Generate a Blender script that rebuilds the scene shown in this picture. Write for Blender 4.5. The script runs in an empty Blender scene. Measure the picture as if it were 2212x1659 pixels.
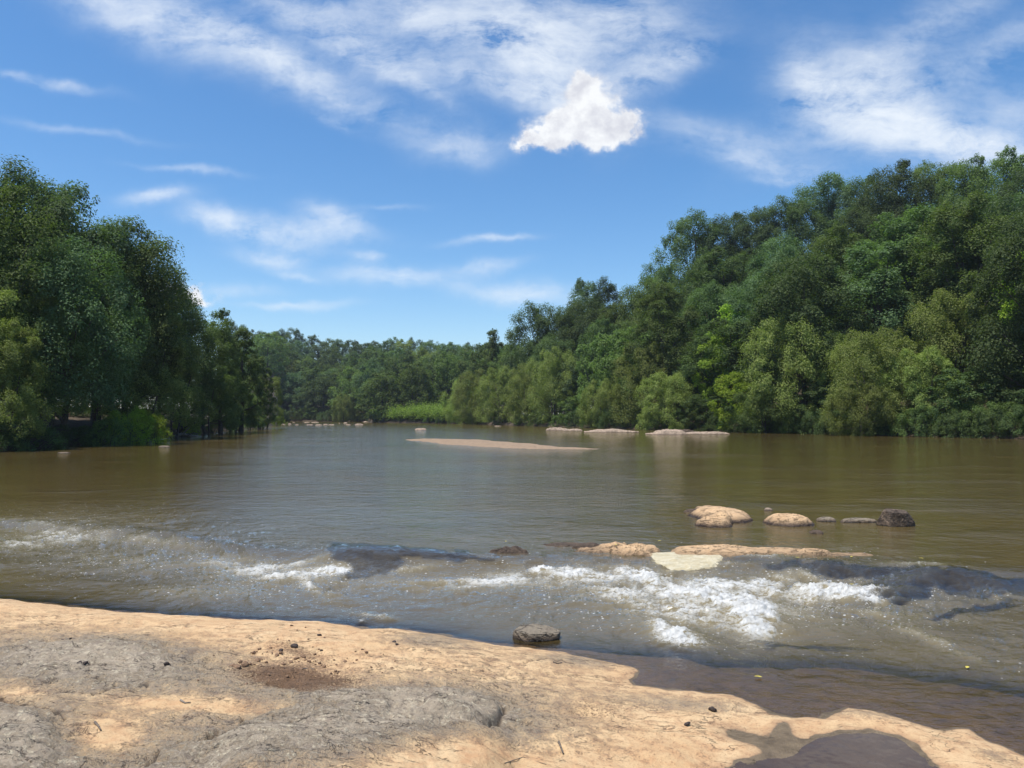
import bpy, math, random
import numpy as np
from mathutils import Vector, Matrix

SC = bpy.context.scene
COL = SC.collection
PI = math.pi

# ------------------------------------------------------------------ camera
CAM_Z = 2.25
FPX = 1646.0                      # focal length in pixels of a 2212 px wide picture
PITCH = math.atan((898 - 829.5) / FPX)
cam = bpy.data.cameras.new('camera')
camo = bpy.data.objects.new('camera', cam)
COL.objects.link(camo)
camo.location = (0, 0, CAM_Z)
camo.rotation_euler = (PI / 2 + PITCH, 0, 0)
cam.sensor_width = 36
cam.lens = 36 * FPX / 2212
cam.clip_start = 0.05
cam.clip_end = 6000
SC.camera = camo

SUN_AZ = math.radians(-118)        # to the left of the view direction
SUN_EL = math.radians(70)
sun = bpy.data.lights.new('sun', 'SUN')
sun.energy = 4.8
sun.angle = math.radians(0.53)
sun.color = (1.0, 0.955, 0.88)
suno = bpy.data.objects.new('sun', sun)
COL.objects.link(suno)
sd = Vector((math.sin(SUN_AZ) * math.cos(SUN_EL), math.cos(SUN_AZ) * math.cos(SUN_EL), math.sin(SUN_EL)))
suno.rotation_euler = sd.to_track_quat('Z', 'Y').to_euler()
suno.location = (0, 0, 60)

SC.view_settings.view_transform = 'Standard'
SC.view_settings.look = 'None'
SC.view_settings.exposure = 0.25
SC.view_settings.gamma = 1
SC.cycles.max_bounces = 7
SC.cycles.diffuse_bounces = 3
SC.cycles.glossy_bounces = 3
SC.cycles.transmission_bounces = 4
SC.cycles.transparent_max_bounces = 8
SC.cycles.sample_clamp_direct = 0
SC.cycles.sample_clamp_indirect = 4
SC.cycles.caustics_reflective = False
SC.cycles.caustics_refractive = False
SC.cycles.use_denoising = True
SC.cycles.denoiser = 'OPENIMAGEDENOISE'
SC.cycles.denoising_input_passes = 'RGB_ALBEDO_NORMAL'
SC.cycles.denoising_prefilter = 'ACCURATE'


# ------------------------------------------------------------------ node helper
class NT:
    def __init__(self, tree):
        self.t = tree
        self.n = tree.nodes
        self.l = tree.links

    def add(self, typ, **kw):
        nd = self.n.new(typ)
        for k, v in kw.items():
            setattr(nd, k, v)
        return nd

    def put(self, sock, v):
        if isinstance(v, bpy.types.NodeSocket):
            self.l.new(v, sock)
        elif v is not None:
            if isinstance(v, (tuple, list)) and len(v) == 3 and sock.type == 'RGBA':
                v = (*v, 1)
            sock.default_value = v

    def m(self, op, a, b=None, c=None, clamp=False):
        nd = self.add('ShaderNodeMath', operation=op, use_clamp=clamp)
        self.put(nd.inputs[0], a)
        if b is not None: self.put(nd.inputs[1], b)
        if c is not None: self.put(nd.inputs[2], c)
        return nd.outputs[0]

    def mix(self, f, a, b, blend='MIX'):
        nd = self.add('ShaderNodeMix', data_type='RGBA', blend_type=blend)
        self.put(nd.inputs[0], f)
        self.put(nd.inputs[6], a)
        self.put(nd.inputs[7], b)
        return nd.outputs[2]

    def mrange(self, v, a, b, c=0.0, d=1.0, smooth=False):
        nd = self.add('ShaderNodeMapRange')
        nd.interpolation_type = 'SMOOTHSTEP' if smooth else 'LINEAR'
        self.put(nd.inputs[0], v)
        for i, q in enumerate((a, b, c, d)):
            self.put(nd.inputs[i + 1], q)
        return nd.outputs[0]

    def comb(self, x, y, z=0.0):
        nd = self.add('ShaderNodeCombineXYZ')
        self.put(nd.inputs[0], x); self.put(nd.inputs[1], y); self.put(nd.inputs[2], z)
        return nd.outputs[0]

    def sep(self, v):
        nd = self.add('ShaderNodeSeparateXYZ')
        self.put(nd.inputs[0], v)
        return nd.outputs

    def noise(self, vec, scale, detail=4, rough=0.5, dist=0.0, out=0, lac=2.0):
        nd = self.add('ShaderNodeTexNoise')
        self.put(nd.inputs['Vector'], vec)
        nd.inputs['Scale'].default_value = scale
        nd.inputs['Detail'].default_value = detail
        nd.inputs['Roughness'].default_value = rough
        nd.inputs['Distortion'].default_value = dist
        nd.inputs['Lacunarity'].default_value = lac
        return nd.outputs[out]

    def voro(self, vec, scale, feature='F1', out='Distance', rnd=1.0):
        nd = self.add('ShaderNodeTexVoronoi', feature=feature)
        self.put(nd.inputs['Vector'], vec)
        nd.inputs['Scale'].default_value = scale
        nd.inputs['Randomness'].default_value = rnd
        return nd.outputs[out]

    def mapping(self, vec, loc=(0, 0, 0), rot=(0, 0, 0), scale=(1, 1, 1)):
        nd = self.add('ShaderNodeMapping')
        self.put(nd.inputs[0], vec)
        nd.inputs[1].default_value = loc
        nd.inputs[2].default_value = rot
        nd.inputs[3].default_value = scale
        return nd.outputs[0]

    def attr(self, name, out='Fac'):
        nd = self.add('ShaderNodeAttribute', attribute_name=name)
        return nd.outputs[out]

    def bump(self, h, dist, strength=1.0, normal=None):
        nd = self.add('ShaderNodeBump')
        nd.inputs['Strength'].default_value = strength
        self.put(nd.inputs['Distance'], dist)
        self.put(nd.inputs['Height'], h)
        if normal is not None: self.put(nd.inputs['Normal'], normal)
        return nd.outputs[0]


def new_mat(name):
    m = bpy.data.materials.new(name)
    m.use_nodes = True
    nt = NT(m.node_tree)
    for n in list(nt.n): nt.n.remove(n)
    out = nt.add('ShaderNodeOutputMaterial')
    return m, nt, out


# ------------------------------------------------------------------ picture <-> world measuring
SP, CP = math.sin(PITCH), math.cos(PITCH)


def ray(x, y):
    xc = (np.asarray(x, float) - 1106) / FPX
    yc = -(np.asarray(y, float) - 829.5) / FPX
    return xc, CP - yc * SP, SP + yc * CP


def gp(x, y, z=0.0):
    """ground point at height z seen at measured picture position"""
    dx, dy, dz = ray(x, y)
    t = (z - CAM_Z) / dz
    return dx * t, dy * t


def at_depth(x, y, Y):
    dx, dy, dz = ray(x, y)
    t = Y / dy
    return dx * t, CAM_Z + dz * t


def proj(X, Y, Z):
    zc = Z - CAM_Z
    f = Y * CP + zc * SP
    u = -Y * SP + zc * CP
    return 1106 + FPX * X / f, 829.5 - FPX * u / f


# ------------------------------------------------------------------ world: sky with cirrus and two cumulus
world = bpy.data.worlds.new('World')
SC.world = world
world.use_nodes = True
wn = NT(world.node_tree)
for n in list(wn.n): wn.n.remove(n)
wout = wn.add('ShaderNodeOutputWorld')
bg = wn.add('ShaderNodeBackground')
SKY_STR = 0.14
bg.inputs[1].default_value = SKY_STR
sky = wn.add('ShaderNodeTexSky', sky_type='NISHITA')
sky.sun_disc = False
sky.sun_elevation = SUN_EL
sky.sun_rotation = SUN_AZ
sky.altitude = 100
sky.air_density = 1.0
sky.dust_density = 0.45
sky.ozone_density = 3.0
hs = wn.add('ShaderNodeHueSaturation')
hs.inputs['Saturation'].default_value = 1.25
hs.inputs['Value'].default_value = 1.0
wn.l.new(sky.outputs[0], hs.inputs['Color'])
tc = wn.add('ShaderNodeTexCoord')
dx_, dy_, dz_ = wn.sep(tc.outputs['Generated'])
ysafe = wn.m('MAXIMUM', dy_, 0.08)
front = wn.mrange(dy_, 0.05, 0.25)
U = wn.m('DIVIDE', dx_, ysafe)
V = wn.m('DIVIDE', dz_, ysafe)
UV = wn.comb(U, V, 0.0)


def uvpx(x, y):
    a, b, c = ray(x, y)
    return float(a / b), float(c / b)


# warped coordinates give the torn, streaky edges
w1 = wn.add('ShaderNodeVectorMath', operation='SUBTRACT')
wn.put(w1.inputs[0], wn.noise(UV, 5.0, 5, 0.6, out=1)); w1.inputs[1].default_value = (.5, .5, .5)
w1s = wn.add('ShaderNodeVectorMath', operation='SCALE'); wn.put(w1s.inputs[0], w1.outputs[0]); w1s.inputs['Scale'].default_value = 0.07
uvw = wn.add('ShaderNodeVectorMath', operation='ADD'); wn.put(uvw.inputs[0], UV); wn.put(uvw.inputs[1], w1s.outputs[0])
UW, VW, _ = wn.sep(uvw.outputs[0])


def blob(x, y, rx, ry, ang, soft=1.5, warped=True, u=None, v=None):
    """soft ellipse in sky direction; ang in degrees, positive = falls to the right"""
    cu, cv = uvpx(x, y)
    a = -math.radians(ang)
    uu = u if u is not None else (UW if warped else U)
    vv = v if v is not None else (VW if warped else V)
    du = wn.m('SUBTRACT', uu, cu)
    dv = wn.m('SUBTRACT', vv, cv)
    ca, sa = math.cos(a), math.sin(a)
    p = wn.m('MULTIPLY_ADD', du, ca * FPX / rx, wn.m('MULTIPLY', dv, sa * FPX / rx))
    q = wn.m('MULTIPLY_ADD', du, -sa * FPX / ry, wn.m('MULTIPLY', dv, ca * FPX / ry))
    d2 = wn.m('MULTIPLY_ADD', p, p, wn.m('MULTIPLY', q, q))
    return wn.m('EXPONENT', wn.m('MULTIPLY', d2, -1.0 * soft))


# (x, y, rx, ry, angle, strength)
CIRRUS = [
    (330, 40, 330, 60, 22, .75), (560, 90, 330, 42, 26, .55), (640, 160, 260, 34, 28, .6), (830, 130, 200, 42, 22, .55),
    (880, 180, 120, 22, 30, .55), (690, 40, 220, 45, 20, .65), (1000, 60, 260, 75, 18, .95), (1160, 110, 180, 95, 50, .95),
    (1080, 190, 170, 32, 15, .6), (1200, 210, 130, 45, 25, .6), (1330, 50, 180, 80, 0, .8), (1380, 160, 150, 45, -25, .7),
    (1490, 120, 70, 30, -35, .5), (120, 170, 120, 14, 9, .5), (30, 155, 40, 12, 15, .3), (720, 255, 60, 16, 25, .35),
    (180, 280, 180, 12, 9, .25), (420, 375, 120, 9, 4, .35), (345, 432, 75, 15, -8, .75),
    (480, 475, 80, 28, 10, .85), (640, 505, 160, 26, 5, .75), (710, 480, 75, 26, 15, .8), (560, 515, 150, 16, 12, .5),
    (590, 560, 80, 22, 10, .75), (640, 595, 60, 9, 10, .4), (790, 563, 45, 13, 5, .6), (850, 605, 130, 22, 5, .75),
    (1050, 583, 80, 14, -8, .5), (1060, 525, 90, 10, -7, .5), (1130, 635, 150, 24, 3, .65), (640, 655, 130, 9, 0, .35),
    (1020, 315, 90, 40, 0, .45), (940, 300, 80, 50, 0, .25), (500, 625, 110, 16, 0, .3),
    (1745, 170, 70, 50, 50, .8), (1840, 240, 150, 85, 25, .8), (1900, 200, 200, 100, 30, .5), (2000, 290, 190, 50, 18, .95),
    (2120, 325, 200, 36, 8, .95), (1960, 100, 360, 60, -35, .4), (2120, 140, 300, 60, -30, .35), (2200, 260, 120, 70, 0, .4),
    (1560, 290, 200, 40, 12, .4), (1660, 350, 180, 24, 10, .45), (1720, 385, 100, 12, 2, .4),
 (830, 455, 80, 7, -5, .2),
]
# cloud that carries on above the picture: seen only in the water
CIRRUS += [(700, -250, 700, 200, 10, .55), (1500, -300, 500, 180, -10, .55), (1100, -900, 1500, 400, 0, .5)]
ms = None
for (x, y, rx, ry, an, st) in CIRRUS:
    b = wn.m('MULTIPLY', blob(x, y, rx, ry, an), st)
    ms = b if ms is None else wn.m('ADD', ms, b)
ms = wn.m('MULTIPLY', ms, front)
st1 = wn.noise(wn.mapping(uvw.outputs[0], rot=(0, 0, math.radians(25)), scale=(5.0, 17.0, 1)), 1.0, 9, 0.66)
st2 = wn.noise(wn.mapping(uvw.outputs[0], rot=(0, 0, math.radians(-60)), scale=(16.0, 40.0, 1), loc=(3, 7, 0)), 1.0, 8, 0.68)
st3 = wn.noise(uvw.outputs[0], 11.0, 9, 0.66)
tex = wn.m('ADD', wn.m('MULTIPLY', st1, 0.5), wn.m('ADD', wn.m('MULTIPLY', st2, 0.25), wn.m('MULTIPLY', st3, 0.35)))
texr = wn.mrange(tex, 0.44, 0.70, 0.02, 1.35)
cir = wn.m('MULTIPLY', ms, texr)
cir = wn.m('MULTIPLY', cir, 0.88)
# saturate softly
cir = wn.m('SUBTRACT', 1.0, wn.m('EXPONENT', wn.m('MULTIPLY', cir, -1.5)))
cir = wn.m('MULTIPLY', cir, 1.0, clamp=True)
CIR_COL = (5.7, 6.05, 6.4)
base_sky = wn.mix(cir, hs.outputs[0], CIR_COL)

# cumulus: hard-edged puffs
cw = wn.add('ShaderNodeVectorMath', operation='SUBTRACT')
wn.put(cw.inputs[0], wn.noise(UV, 26.0, 7, 0.62, out=1)); cw.inputs[1].default_value = (.5, .5, .5)
cws = wn.add('ShaderNodeVectorMath', operation='SCALE'); wn.put(cws.inputs[0], cw.outputs[0]); cws.inputs['Scale'].default_value = 0.060
cuv = wn.add('ShaderNodeVectorMath', operation='ADD'); wn.put(cuv.inputs[0], UV); wn.put(cuv.inputs[1], cws.outputs[0])
CUu, CUv, _ = wn.sep(cuv.outputs[0])
CUM = [(1262, 205, 40, 42, 0), (1290, 232, 48, 42, 0), (1250, 262, 70, 42, 0), (1195, 288, 62, 28, -20), (1235, 296, 95, 24, 0),
       (1312, 278, 52, 42, 0), (1365, 262, 26, 14, -20), (1150, 305, 34, 12, -10), (1258, 180, 16, 22, 0), (1340, 272, 34, 24, 0),
       (395, 640, 45, 18, 10), (425, 628, 16, 16, 0), (375, 632, 26, 14, 0), (400, 650, 60, 12, 0)]
cm = None
for (x, y, rx, ry, an) in CUM:
    b = blob(x, y, rx, ry, an, soft=0.8, u=CUu, v=CUv)
    cm = b if cm is None else wn.m('ADD', cm, b)
cm = wn.m('MULTIPLY', cm, front)
cmask = wn.mrange(cm, 0.05, 1.1, 0, 0.97, smooth=True)
cdet = wn.noise(UV, 40.0, 6, 0.6)
cmask = wn.m('MULTIPLY', cmask, wn.mrange(wn.m('ADD', cdet, wn.m('MULTIPLY', cm, 0.24)), 0.46, 0.80, 0.0, 1.0), clamp=True)
shd = wn.mrange(wn.noise(UV, 30.0, 6, 0.6), 0.36, 0.60, 0.76, 1.04)
ccol = wn.mix(1.0, (5.75, 5.85, 6.0), wn.comb(shd, shd, wn.m('MULTIPLY_ADD', shd, 0.8, 0.2)), 'MULTIPLY')
final = wn.mix(cmask, base_sky, ccol)
wn.put(bg.inputs[0], final)
wn.l.new(bg.outputs[0], wout.inputs[0])


# ------------------------------------------------------------------ numpy noise
def _hash(ix, iy, seed):
    h = (ix.astype(np.int64) * 374761393 + iy.astype(np.int64) * 668265263 + seed * 1274126177) & 0xffffffff
    h = ((h ^ (h >> 13)) * 1274126177) & 0xffffffff
    h = (h ^ (h >> 16)) & 0xffffffff
    return h / 4294967296.0


def pn(x, y, seed=0):
    x = np.asarray(x, float); y = np.asarray(y, float)
    ix = np.floor(x); iy = np.floor(y)
    fx = x - ix; fy = y - iy
    sx = fx * fx * fx * (fx * (fx * 6 - 15) + 10); sy = fy * fy * fy * (fy * (fy * 6 - 15) + 10)
    def g(ox, oy):
        a = _hash(ix + ox, iy + oy, seed) * 2 * PI
        return np.cos(a) * (fx - ox) + np.sin(a) * (fy - oy)
    a = g(0, 0) * (1 - sx) + g(1, 0) * sx
    b = g(0, 1) * (1 - sx) + g(1, 1) * sx
    return (a * (1 - sy) + b * sy) * 1.5


def fbm(x, y, seed=0, octv=4, gain=0.5):
    s = 0; a = 1.0; t = 0
    for k in range(octv):
        s = s + a * pn(x * 2 ** k, y * 2 ** k, seed + 17 * k); t += a; a *= gain
    return s / t


def sstep(a, b, x):
    t = np.clip((x - a) / (b - a), 0, 1)
    return t * t * (3 - 2 * t)


def pblob(PX, PY, cx, cy, rx, ry, ang=0.0):
    a = math.radians(ang)
    dx, dy = PX - cx, PY - cy
    p = (dx * math.cos(a) + dy * math.sin(a)) / rx
    q = (-dx * math.sin(a) + dy * math.cos(a)) / ry
    return np.exp(-(p * p + q * q))


def seg_dist(PX, PY, pts):
    best = np.full(np.shape(PX), 1e9)
    for (ax, ay), (bx, by) in zip(pts[:-1], pts[1:]):
        vx, vy = bx - ax, by - ay
        t = np.clip(((PX - ax) * vx + (PY - ay) * vy) / (vx * vx + vy * vy + 1e-12), 0, 1)
        best = np.minimum(best, np.hypot(PX - ax - t * vx, PY - ay - t * vy))
    return best


def inside(PX, PY, poly):
    r = np.zeros(np.shape(PX), bool)
    n = len(poly)
    for i in range(n):
        x1, y1 = poly[i]; x2, y2 = poly[(i + 1) % n]
        if y1 == y2: continue
        c = ((y1 > PY) != (y2 > PY)) & (PX < (x2 - x1) * (PY - y1) / (y2 - y1) + x1)
        r ^= c
    return r


# ------------------------------------------------------------------ mesh builders
def link(name, me, parent=None, mat=None):
    o = bpy.data.objects.new(name, me)
    COL.objects.link(o)
    if parent is not None: o.parent = parent
    if mat is not None:
        me.materials.append(mat)
    return o


def tag(o, label=None, cat=None, group=None, kind=None):
    if label: o['label'] = label
    if cat: o['category'] = cat
    if group: o['group'] = group
    if kind: o['kind'] = kind
    return o


def np_mesh(name, verts, faces, smooth=True, attrs=None):
    """verts (n,3), faces (m,k) int arrays"""
    me = bpy.data.meshes.new(name)
    nv = len(verts); nf, k = faces.shape
    me.vertices.add(nv)
    me.vertices.foreach_set('co', np.ascontiguousarray(verts, np.float32).ravel())
    me.loops.add(nf * k)
    me.loops.foreach_set('vertex_index', np.ascontiguousarray(faces, np.int32).ravel())
    me.polygons.add(nf)
    me.polygons.foreach_set('loop_start', np.arange(0, nf * k, k, dtype=np.int32))
    me.polygons.foreach_set('use_smooth', np.full(nf, smooth, bool))
    if attrs:
        for an, arr in attrs.items():
            at = me.attributes.new(an, 'FLOAT', 'POINT')
            at.data.foreach_set('value', np.ascontiguousarray(arr, np.float32).ravel())
    me.update(calc_edges=True)
    return me


def grid_faces(nr, nc):
    r, c = np.meshgrid(np.arange(nr - 1), np.arange(nc - 1), indexing='ij')
    a = (r * nc + c).ravel()
    return np.stack([a, a + 1, a + nc + 1, a + nc], 1)


def tubes(paths, sides=7):
    """paths: list of (list of points, list of radii) -> one mesh's verts, faces"""
    V = []; F = []
    n0 = 0
    for pts, rad in paths:
        pts = [Vector(p) for p in pts]
        for i, p in enumerate(pts):
            d = (pts[min(i + 1, len(pts) - 1)] - pts[max(i - 1, 0)]).normalized()
            up = Vector((0, 0, 1)) if abs(d.z) < 0.9 else Vector((1, 0, 0))
            a = d.cross(up).normalized(); b = d.cross(a).normalized()
            for s in range(sides):
                t = 2 * PI * s / sides
                V.append(p + (a * math.cos(t) + b * math.sin(t)) * rad[i])
        for i in range(len(pts) - 1):
            for s in range(sides):
                s2 = (s + 1) % sides
                F.append((n0 + i * sides + s, n0 + i * sides + s2, n0 + (i + 1) * sides + s2, n0 + (i + 1) * sides + s))
        n0 += len(pts) * sides
    return np.array([tuple(v) for v in V]), np.array(F)


# ------------------------------------------------------------------ materials
def mat_leaf(name, base, light, trans=0.3, spec=0.25):
    """leaf colours differ leaf by leaf (attribute rnd) and tree by tree"""
    m, nt, out = new_mat(name)
    rnd = nt.attr('rnd')
    oi = nt.add('ShaderNodeObjectInfo')
    col = nt.mix(rnd, base, light)
    v = nt.mrange(oi.outputs['Random'], 0, 1, 0.78, 1.50)
    h = nt.add('ShaderNodeHueSaturation')
    nt.put(h.inputs['Hue'], nt.mrange(oi.outputs['Random'], 0, 1, 0.488, 0.512))
    nt.put(h.inputs['Value'], v)
    nt.put(h.inputs['Color'], col)
    p = nt.add('ShaderNodeBsdfPrincipled')
    nt.put(p.inputs['Base Color'], h.outputs[0])
    p.inputs['Roughness'].default_value = 0.62
    p.inputs['Specular IOR Level'].default_value = spec
    tr = nt.add('ShaderNodeBsdfTranslucent')
    tcol = nt.mix(1.0, h.outputs[0], (1.25, 1.5, 0.6), 'MULTIPLY')
    nt.put(tr.inputs[0], tcol)
    mx = nt.add('ShaderNodeMixShader')
    mx.inputs[0].default_value = trans
    nt.l.new(p.outputs[0], mx.inputs[1]); nt.l.new(tr.outputs[0], mx.inputs[2])
    nt.l.new(mx.outputs[0], out.inputs[0])
    return m


LEAF = {
    'dark': mat_leaf('leaf_dark_green', (0.053, 0.083, 0.030), (0.110, 0.150, 0.056), 0.35, 0.12),
    'mid': mat_leaf('leaf_mid_green', (0.076, 0.114, 0.034), (0.142, 0.187, 0.060), 0.38, 0.12),
    'olive': mat_leaf('leaf_olive', (0.138, 0.172, 0.048), (0.240, 0.275, 0.088), 0.38, 0.12),
    'bright': mat_leaf('leaf_yellow_green', (0.150, 0.220, 0.026), (0.270, 0.340, 0.052), 0.42, 0.12),
    'blue': mat_leaf('leaf_blue_green', (0.060, 0.096, 0.044), (0.115, 0.160, 0.070), 0.35, 0.14),
    'grass': mat_leaf('leaf_bank_grass', (0.115, 0.165, 0.034), (0.195, 0.250, 0.062), 0.42, 0.1),
}
LEAFWORD = {'dark': 'dark green', 'mid': 'mid green', 'olive': 'olive green', 'bright': 'yellow green', 'blue': 'bluish green'}


def mat_simple(name, c1, c2, scale=8, rough=0.85, bump=0.02):
    m, nt, out = new_mat(name)
    g = nt.add('ShaderNodeNewGeometry').outputs['Position']
    n = nt.noise(g, scale, 6, 0.65)
    p = nt.add('ShaderNodeBsdfPrincipled')
    nt.put(p.inputs['Base Color'], nt.mix(nt.mrange(n, 0.35, 0.65), c1, c2))
    p.inputs['Roughness'].default_value = rough
    nt.put(p.inputs['Normal'], nt.bump(n, bump))
    nt.l.new(p.outputs[0], out.inputs[0])
    return m


M_BARK = mat_simple('bark', (0.04, 0.030, 0.023), (0.10, 0.082, 0.064), 6)
M_DRIFT = mat_simple('weathered_wood', (0.10, 0.08, 0.06), (0.33, 0.29, 0.24), 9)
M_SOIL = mat_simple('forest_floor', (0.030, 0.022, 0.013), (0.085, 0.058, 0.035), 1.2, 0.95, 0.05)
M_CLOD = mat_simple('dry_clod', (0.10, 0.055, 0.03), (0.27, 0.17, 0.10), 60, 0.95, 0.004)
M_DARKCLOD = mat_simple('charred_clod', (0.02, 0.014, 0.012), (0.06, 0.04, 0.03), 90, 0.8, 0.003)
M_TWIG = mat_simple('twig', (0.06, 0.045, 0.035), (0.2, 0.16, 0.12), 80, 0.9, 0.002)
M_SAND = mat_simple('gravel_sand', (0.16, 0.11, 0.068), (0.36, 0.25, 0.155), 5, 0.95, 0.03)


def mat_bedrock():
    m, nt, out = new_mat('bedrock')
    pos = nt.add('ShaderNodeNewGeometry').outputs['Position']
    gray, wet, dirt, flk = nt.attr('gray'), nt.attr('wet'), nt.attr('dirt'), nt.attr('sill')
    big = nt.noise(pos, 1.6, 5, 0.6)
    med = nt.noise(pos, 9, 6, 0.65)
    fine = nt.noise(pos, 60, 5, 0.7)
    grain = nt.noise(pos, 260, 3, 0.7)
    streak = nt.noise(nt.mapping(pos, rot=(0, 0, math.radians(14)), scale=(5, 13, 10)), 1.0, 8, 0.7)
    tan = nt.mix(nt.mrange(big, 0.35, 0.65), (0.55, 0.366, 0.192), (0.63, 0.447, 0.250))
    tan = nt.mix(nt.m('MULTIPLY', nt.mrange(med, 0.42, 0.66), 0.7), tan, (0.47, 0.255, 0.125))
    tan = nt.mix(nt.m('MULTIPLY', nt.mrange(fine, 0.52, 0.68), 0.6), tan, (0.30, 0.165, 0.085))
    tan = nt.mix(nt.m('MULTIPLY', nt.mrange(grain, 0.58, 0.72), 0.15), tan, (0.24, 0.13, 0.07))
    # grey weathered skin
    gcol = nt.mix(nt.mrange(streak, 0.35, 0.68), (0.31, 0.25, 0.18), (0.53, 0.43, 0.31))
    gcol = nt.mix(nt.mrange(med, 0.55, 0.75, 0, 0.5), gcol, (0.20, 0.145, 0.125))
    fl = nt.voro(nt.mapping(pos, rot=(0, 0, 0.3), scale=(1, 1.7, 1)), 34, out='Color')
    flf = nt.m('MULTIPLY', nt.mrange(nt.sep(fl)[0], 0.66, 0.74), nt.m('MULTIPLY', nt.mrange(nt.noise(pos, 13, 4, 0.7), 0.42, 0.6), nt.mrange(fine, 0.40, 0.55)))
    gcol = nt.mix(nt.m('MULTIPLY', flf, 0.9), gcol, (0.66, 0.57, 0.40))
    fd = nt.m('MULTIPLY', nt.mrange(nt.sep(fl)[1], 0.72, 0.8), nt.mrange(fine, 0.45, 0.6))
    gcol = nt.mix(nt.m('MULTIPLY', fd, 0.65), gcol, (0.075, 0.06, 0.05))
    gcol = nt.mix(nt.m('MULTIPLY', nt.mrange(grain, 0.55, 0.7), 0.2), gcol, (0.09, 0.075, 0.06))
    gmask = nt.mrange(nt.m('ADD', gray, nt.m('ADD', nt.m('MULTIPLY', nt.m('SUBTRACT', med, 0.5), 1.1), nt.m('MULTIPLY', nt.m('SUBTRACT', fine, 0.5), 1.2))), 0.16, 0.86)
    col = nt.mix(gmask, tan, gcol)
    dcol = nt.mix(nt.mrange(med, 0.4, 0.65), (0.20, 0.115, 0.06), (0.36, 0.215, 0.12))
    dmask = nt.mrange(nt.m('ADD', dirt, nt.m('MULTIPLY', nt.m('SUBTRACT', fine, 0.5), 1.3)), 0.3, 0.6)
    col = nt.mix(dmask, col, dcol)
    ck = nt.attr('crack')
    col = nt.mix(nt.m('MULTIPLY', ck, 0.85), col, (0.045, 0.032, 0.024))
    rc = nt.noise(nt.mapping(pos, rot=(0, 0, 0.35), scale=(1, 2.4, 2)), 1.9, 5, 0.62, 0.6)
    hair = nt.m('MULTIPLY', nt.mrange(nt.m('ABSOLUTE', nt.m('SUBTRACT', rc, 0.5)), 0.0, 0.0075, 1, 0), nt.mrange(big, 0.42, 0.55))
    col = nt.mix(nt.m('MULTIPLY', hair, 0.7), col, (0.09, 0.06, 0.042))
    wmask = nt.mrange(nt.m('ADD', wet, nt.m('MULTIPLY', nt.m('SUBTRACT', med, 0.5), 0.5)), 0.42, 0.52)
    damp = nt.mrange(nt.m('ADD', wet, nt.m('MULTIPLY', nt.m('SUBTRACT', med, 0.5), 0.5)), 0.10, 0.44)
    col = nt.mix(nt.m('MULTIPLY', damp, 0.6), col, (0.27, 0.165, 0.095))
    wcol = nt.mix(nt.mrange(med, 0.3, 0.7), (0.090, 0.064, 0.037), (0.225, 0.165, 0.098))
    wcol = nt.mix(flk, wcol, (0.016, 0.014, 0.014))
    col = nt.mix(wmask, col, wcol)
    p = nt.add('ShaderNodeBsdfPrincipled')
    nt.put(p.inputs['Base Color'], col)
    nt.put(p.inputs['Roughness'], nt.mrange(wmask, 0, 1, 0.88, 0.38))
    p.inputs['Specular IOR Level'].default_value = 0.35
    h = nt.m('ADD', nt.m('MULTIPLY', med, 0.5), nt.m('MULTIPLY', fine, 0.35))
    h = nt.m('ADD', h, nt.m('MULTIPLY', nt.sep(fl)[0], nt.m('MULTIPLY', gmask, 0.16)))
    h = nt.m('ADD', h, nt.m('MULTIPLY', streak, nt.m('MULTIPLY', gmask, 0.5)))
    h = nt.m('ADD', h, nt.m('MULTIPLY', grain, 0.12))
    h = nt.m('SUBTRACT', h, nt.m('MULTIPLY', hair, 0.5))
    dist = nt.m('MULTIPLY_ADD', gmask, 0.035, 0.022)
    dist = nt.m('MULTIPLY_ADD', dmask, 0.03, dist)
    nt.put(p.inputs['Normal'], nt.bump(h, dist, 1.0))
    nt.l.new(p.outputs[0], out.inputs[0])
    return m


M_BED = mat_bedrock()


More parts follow.
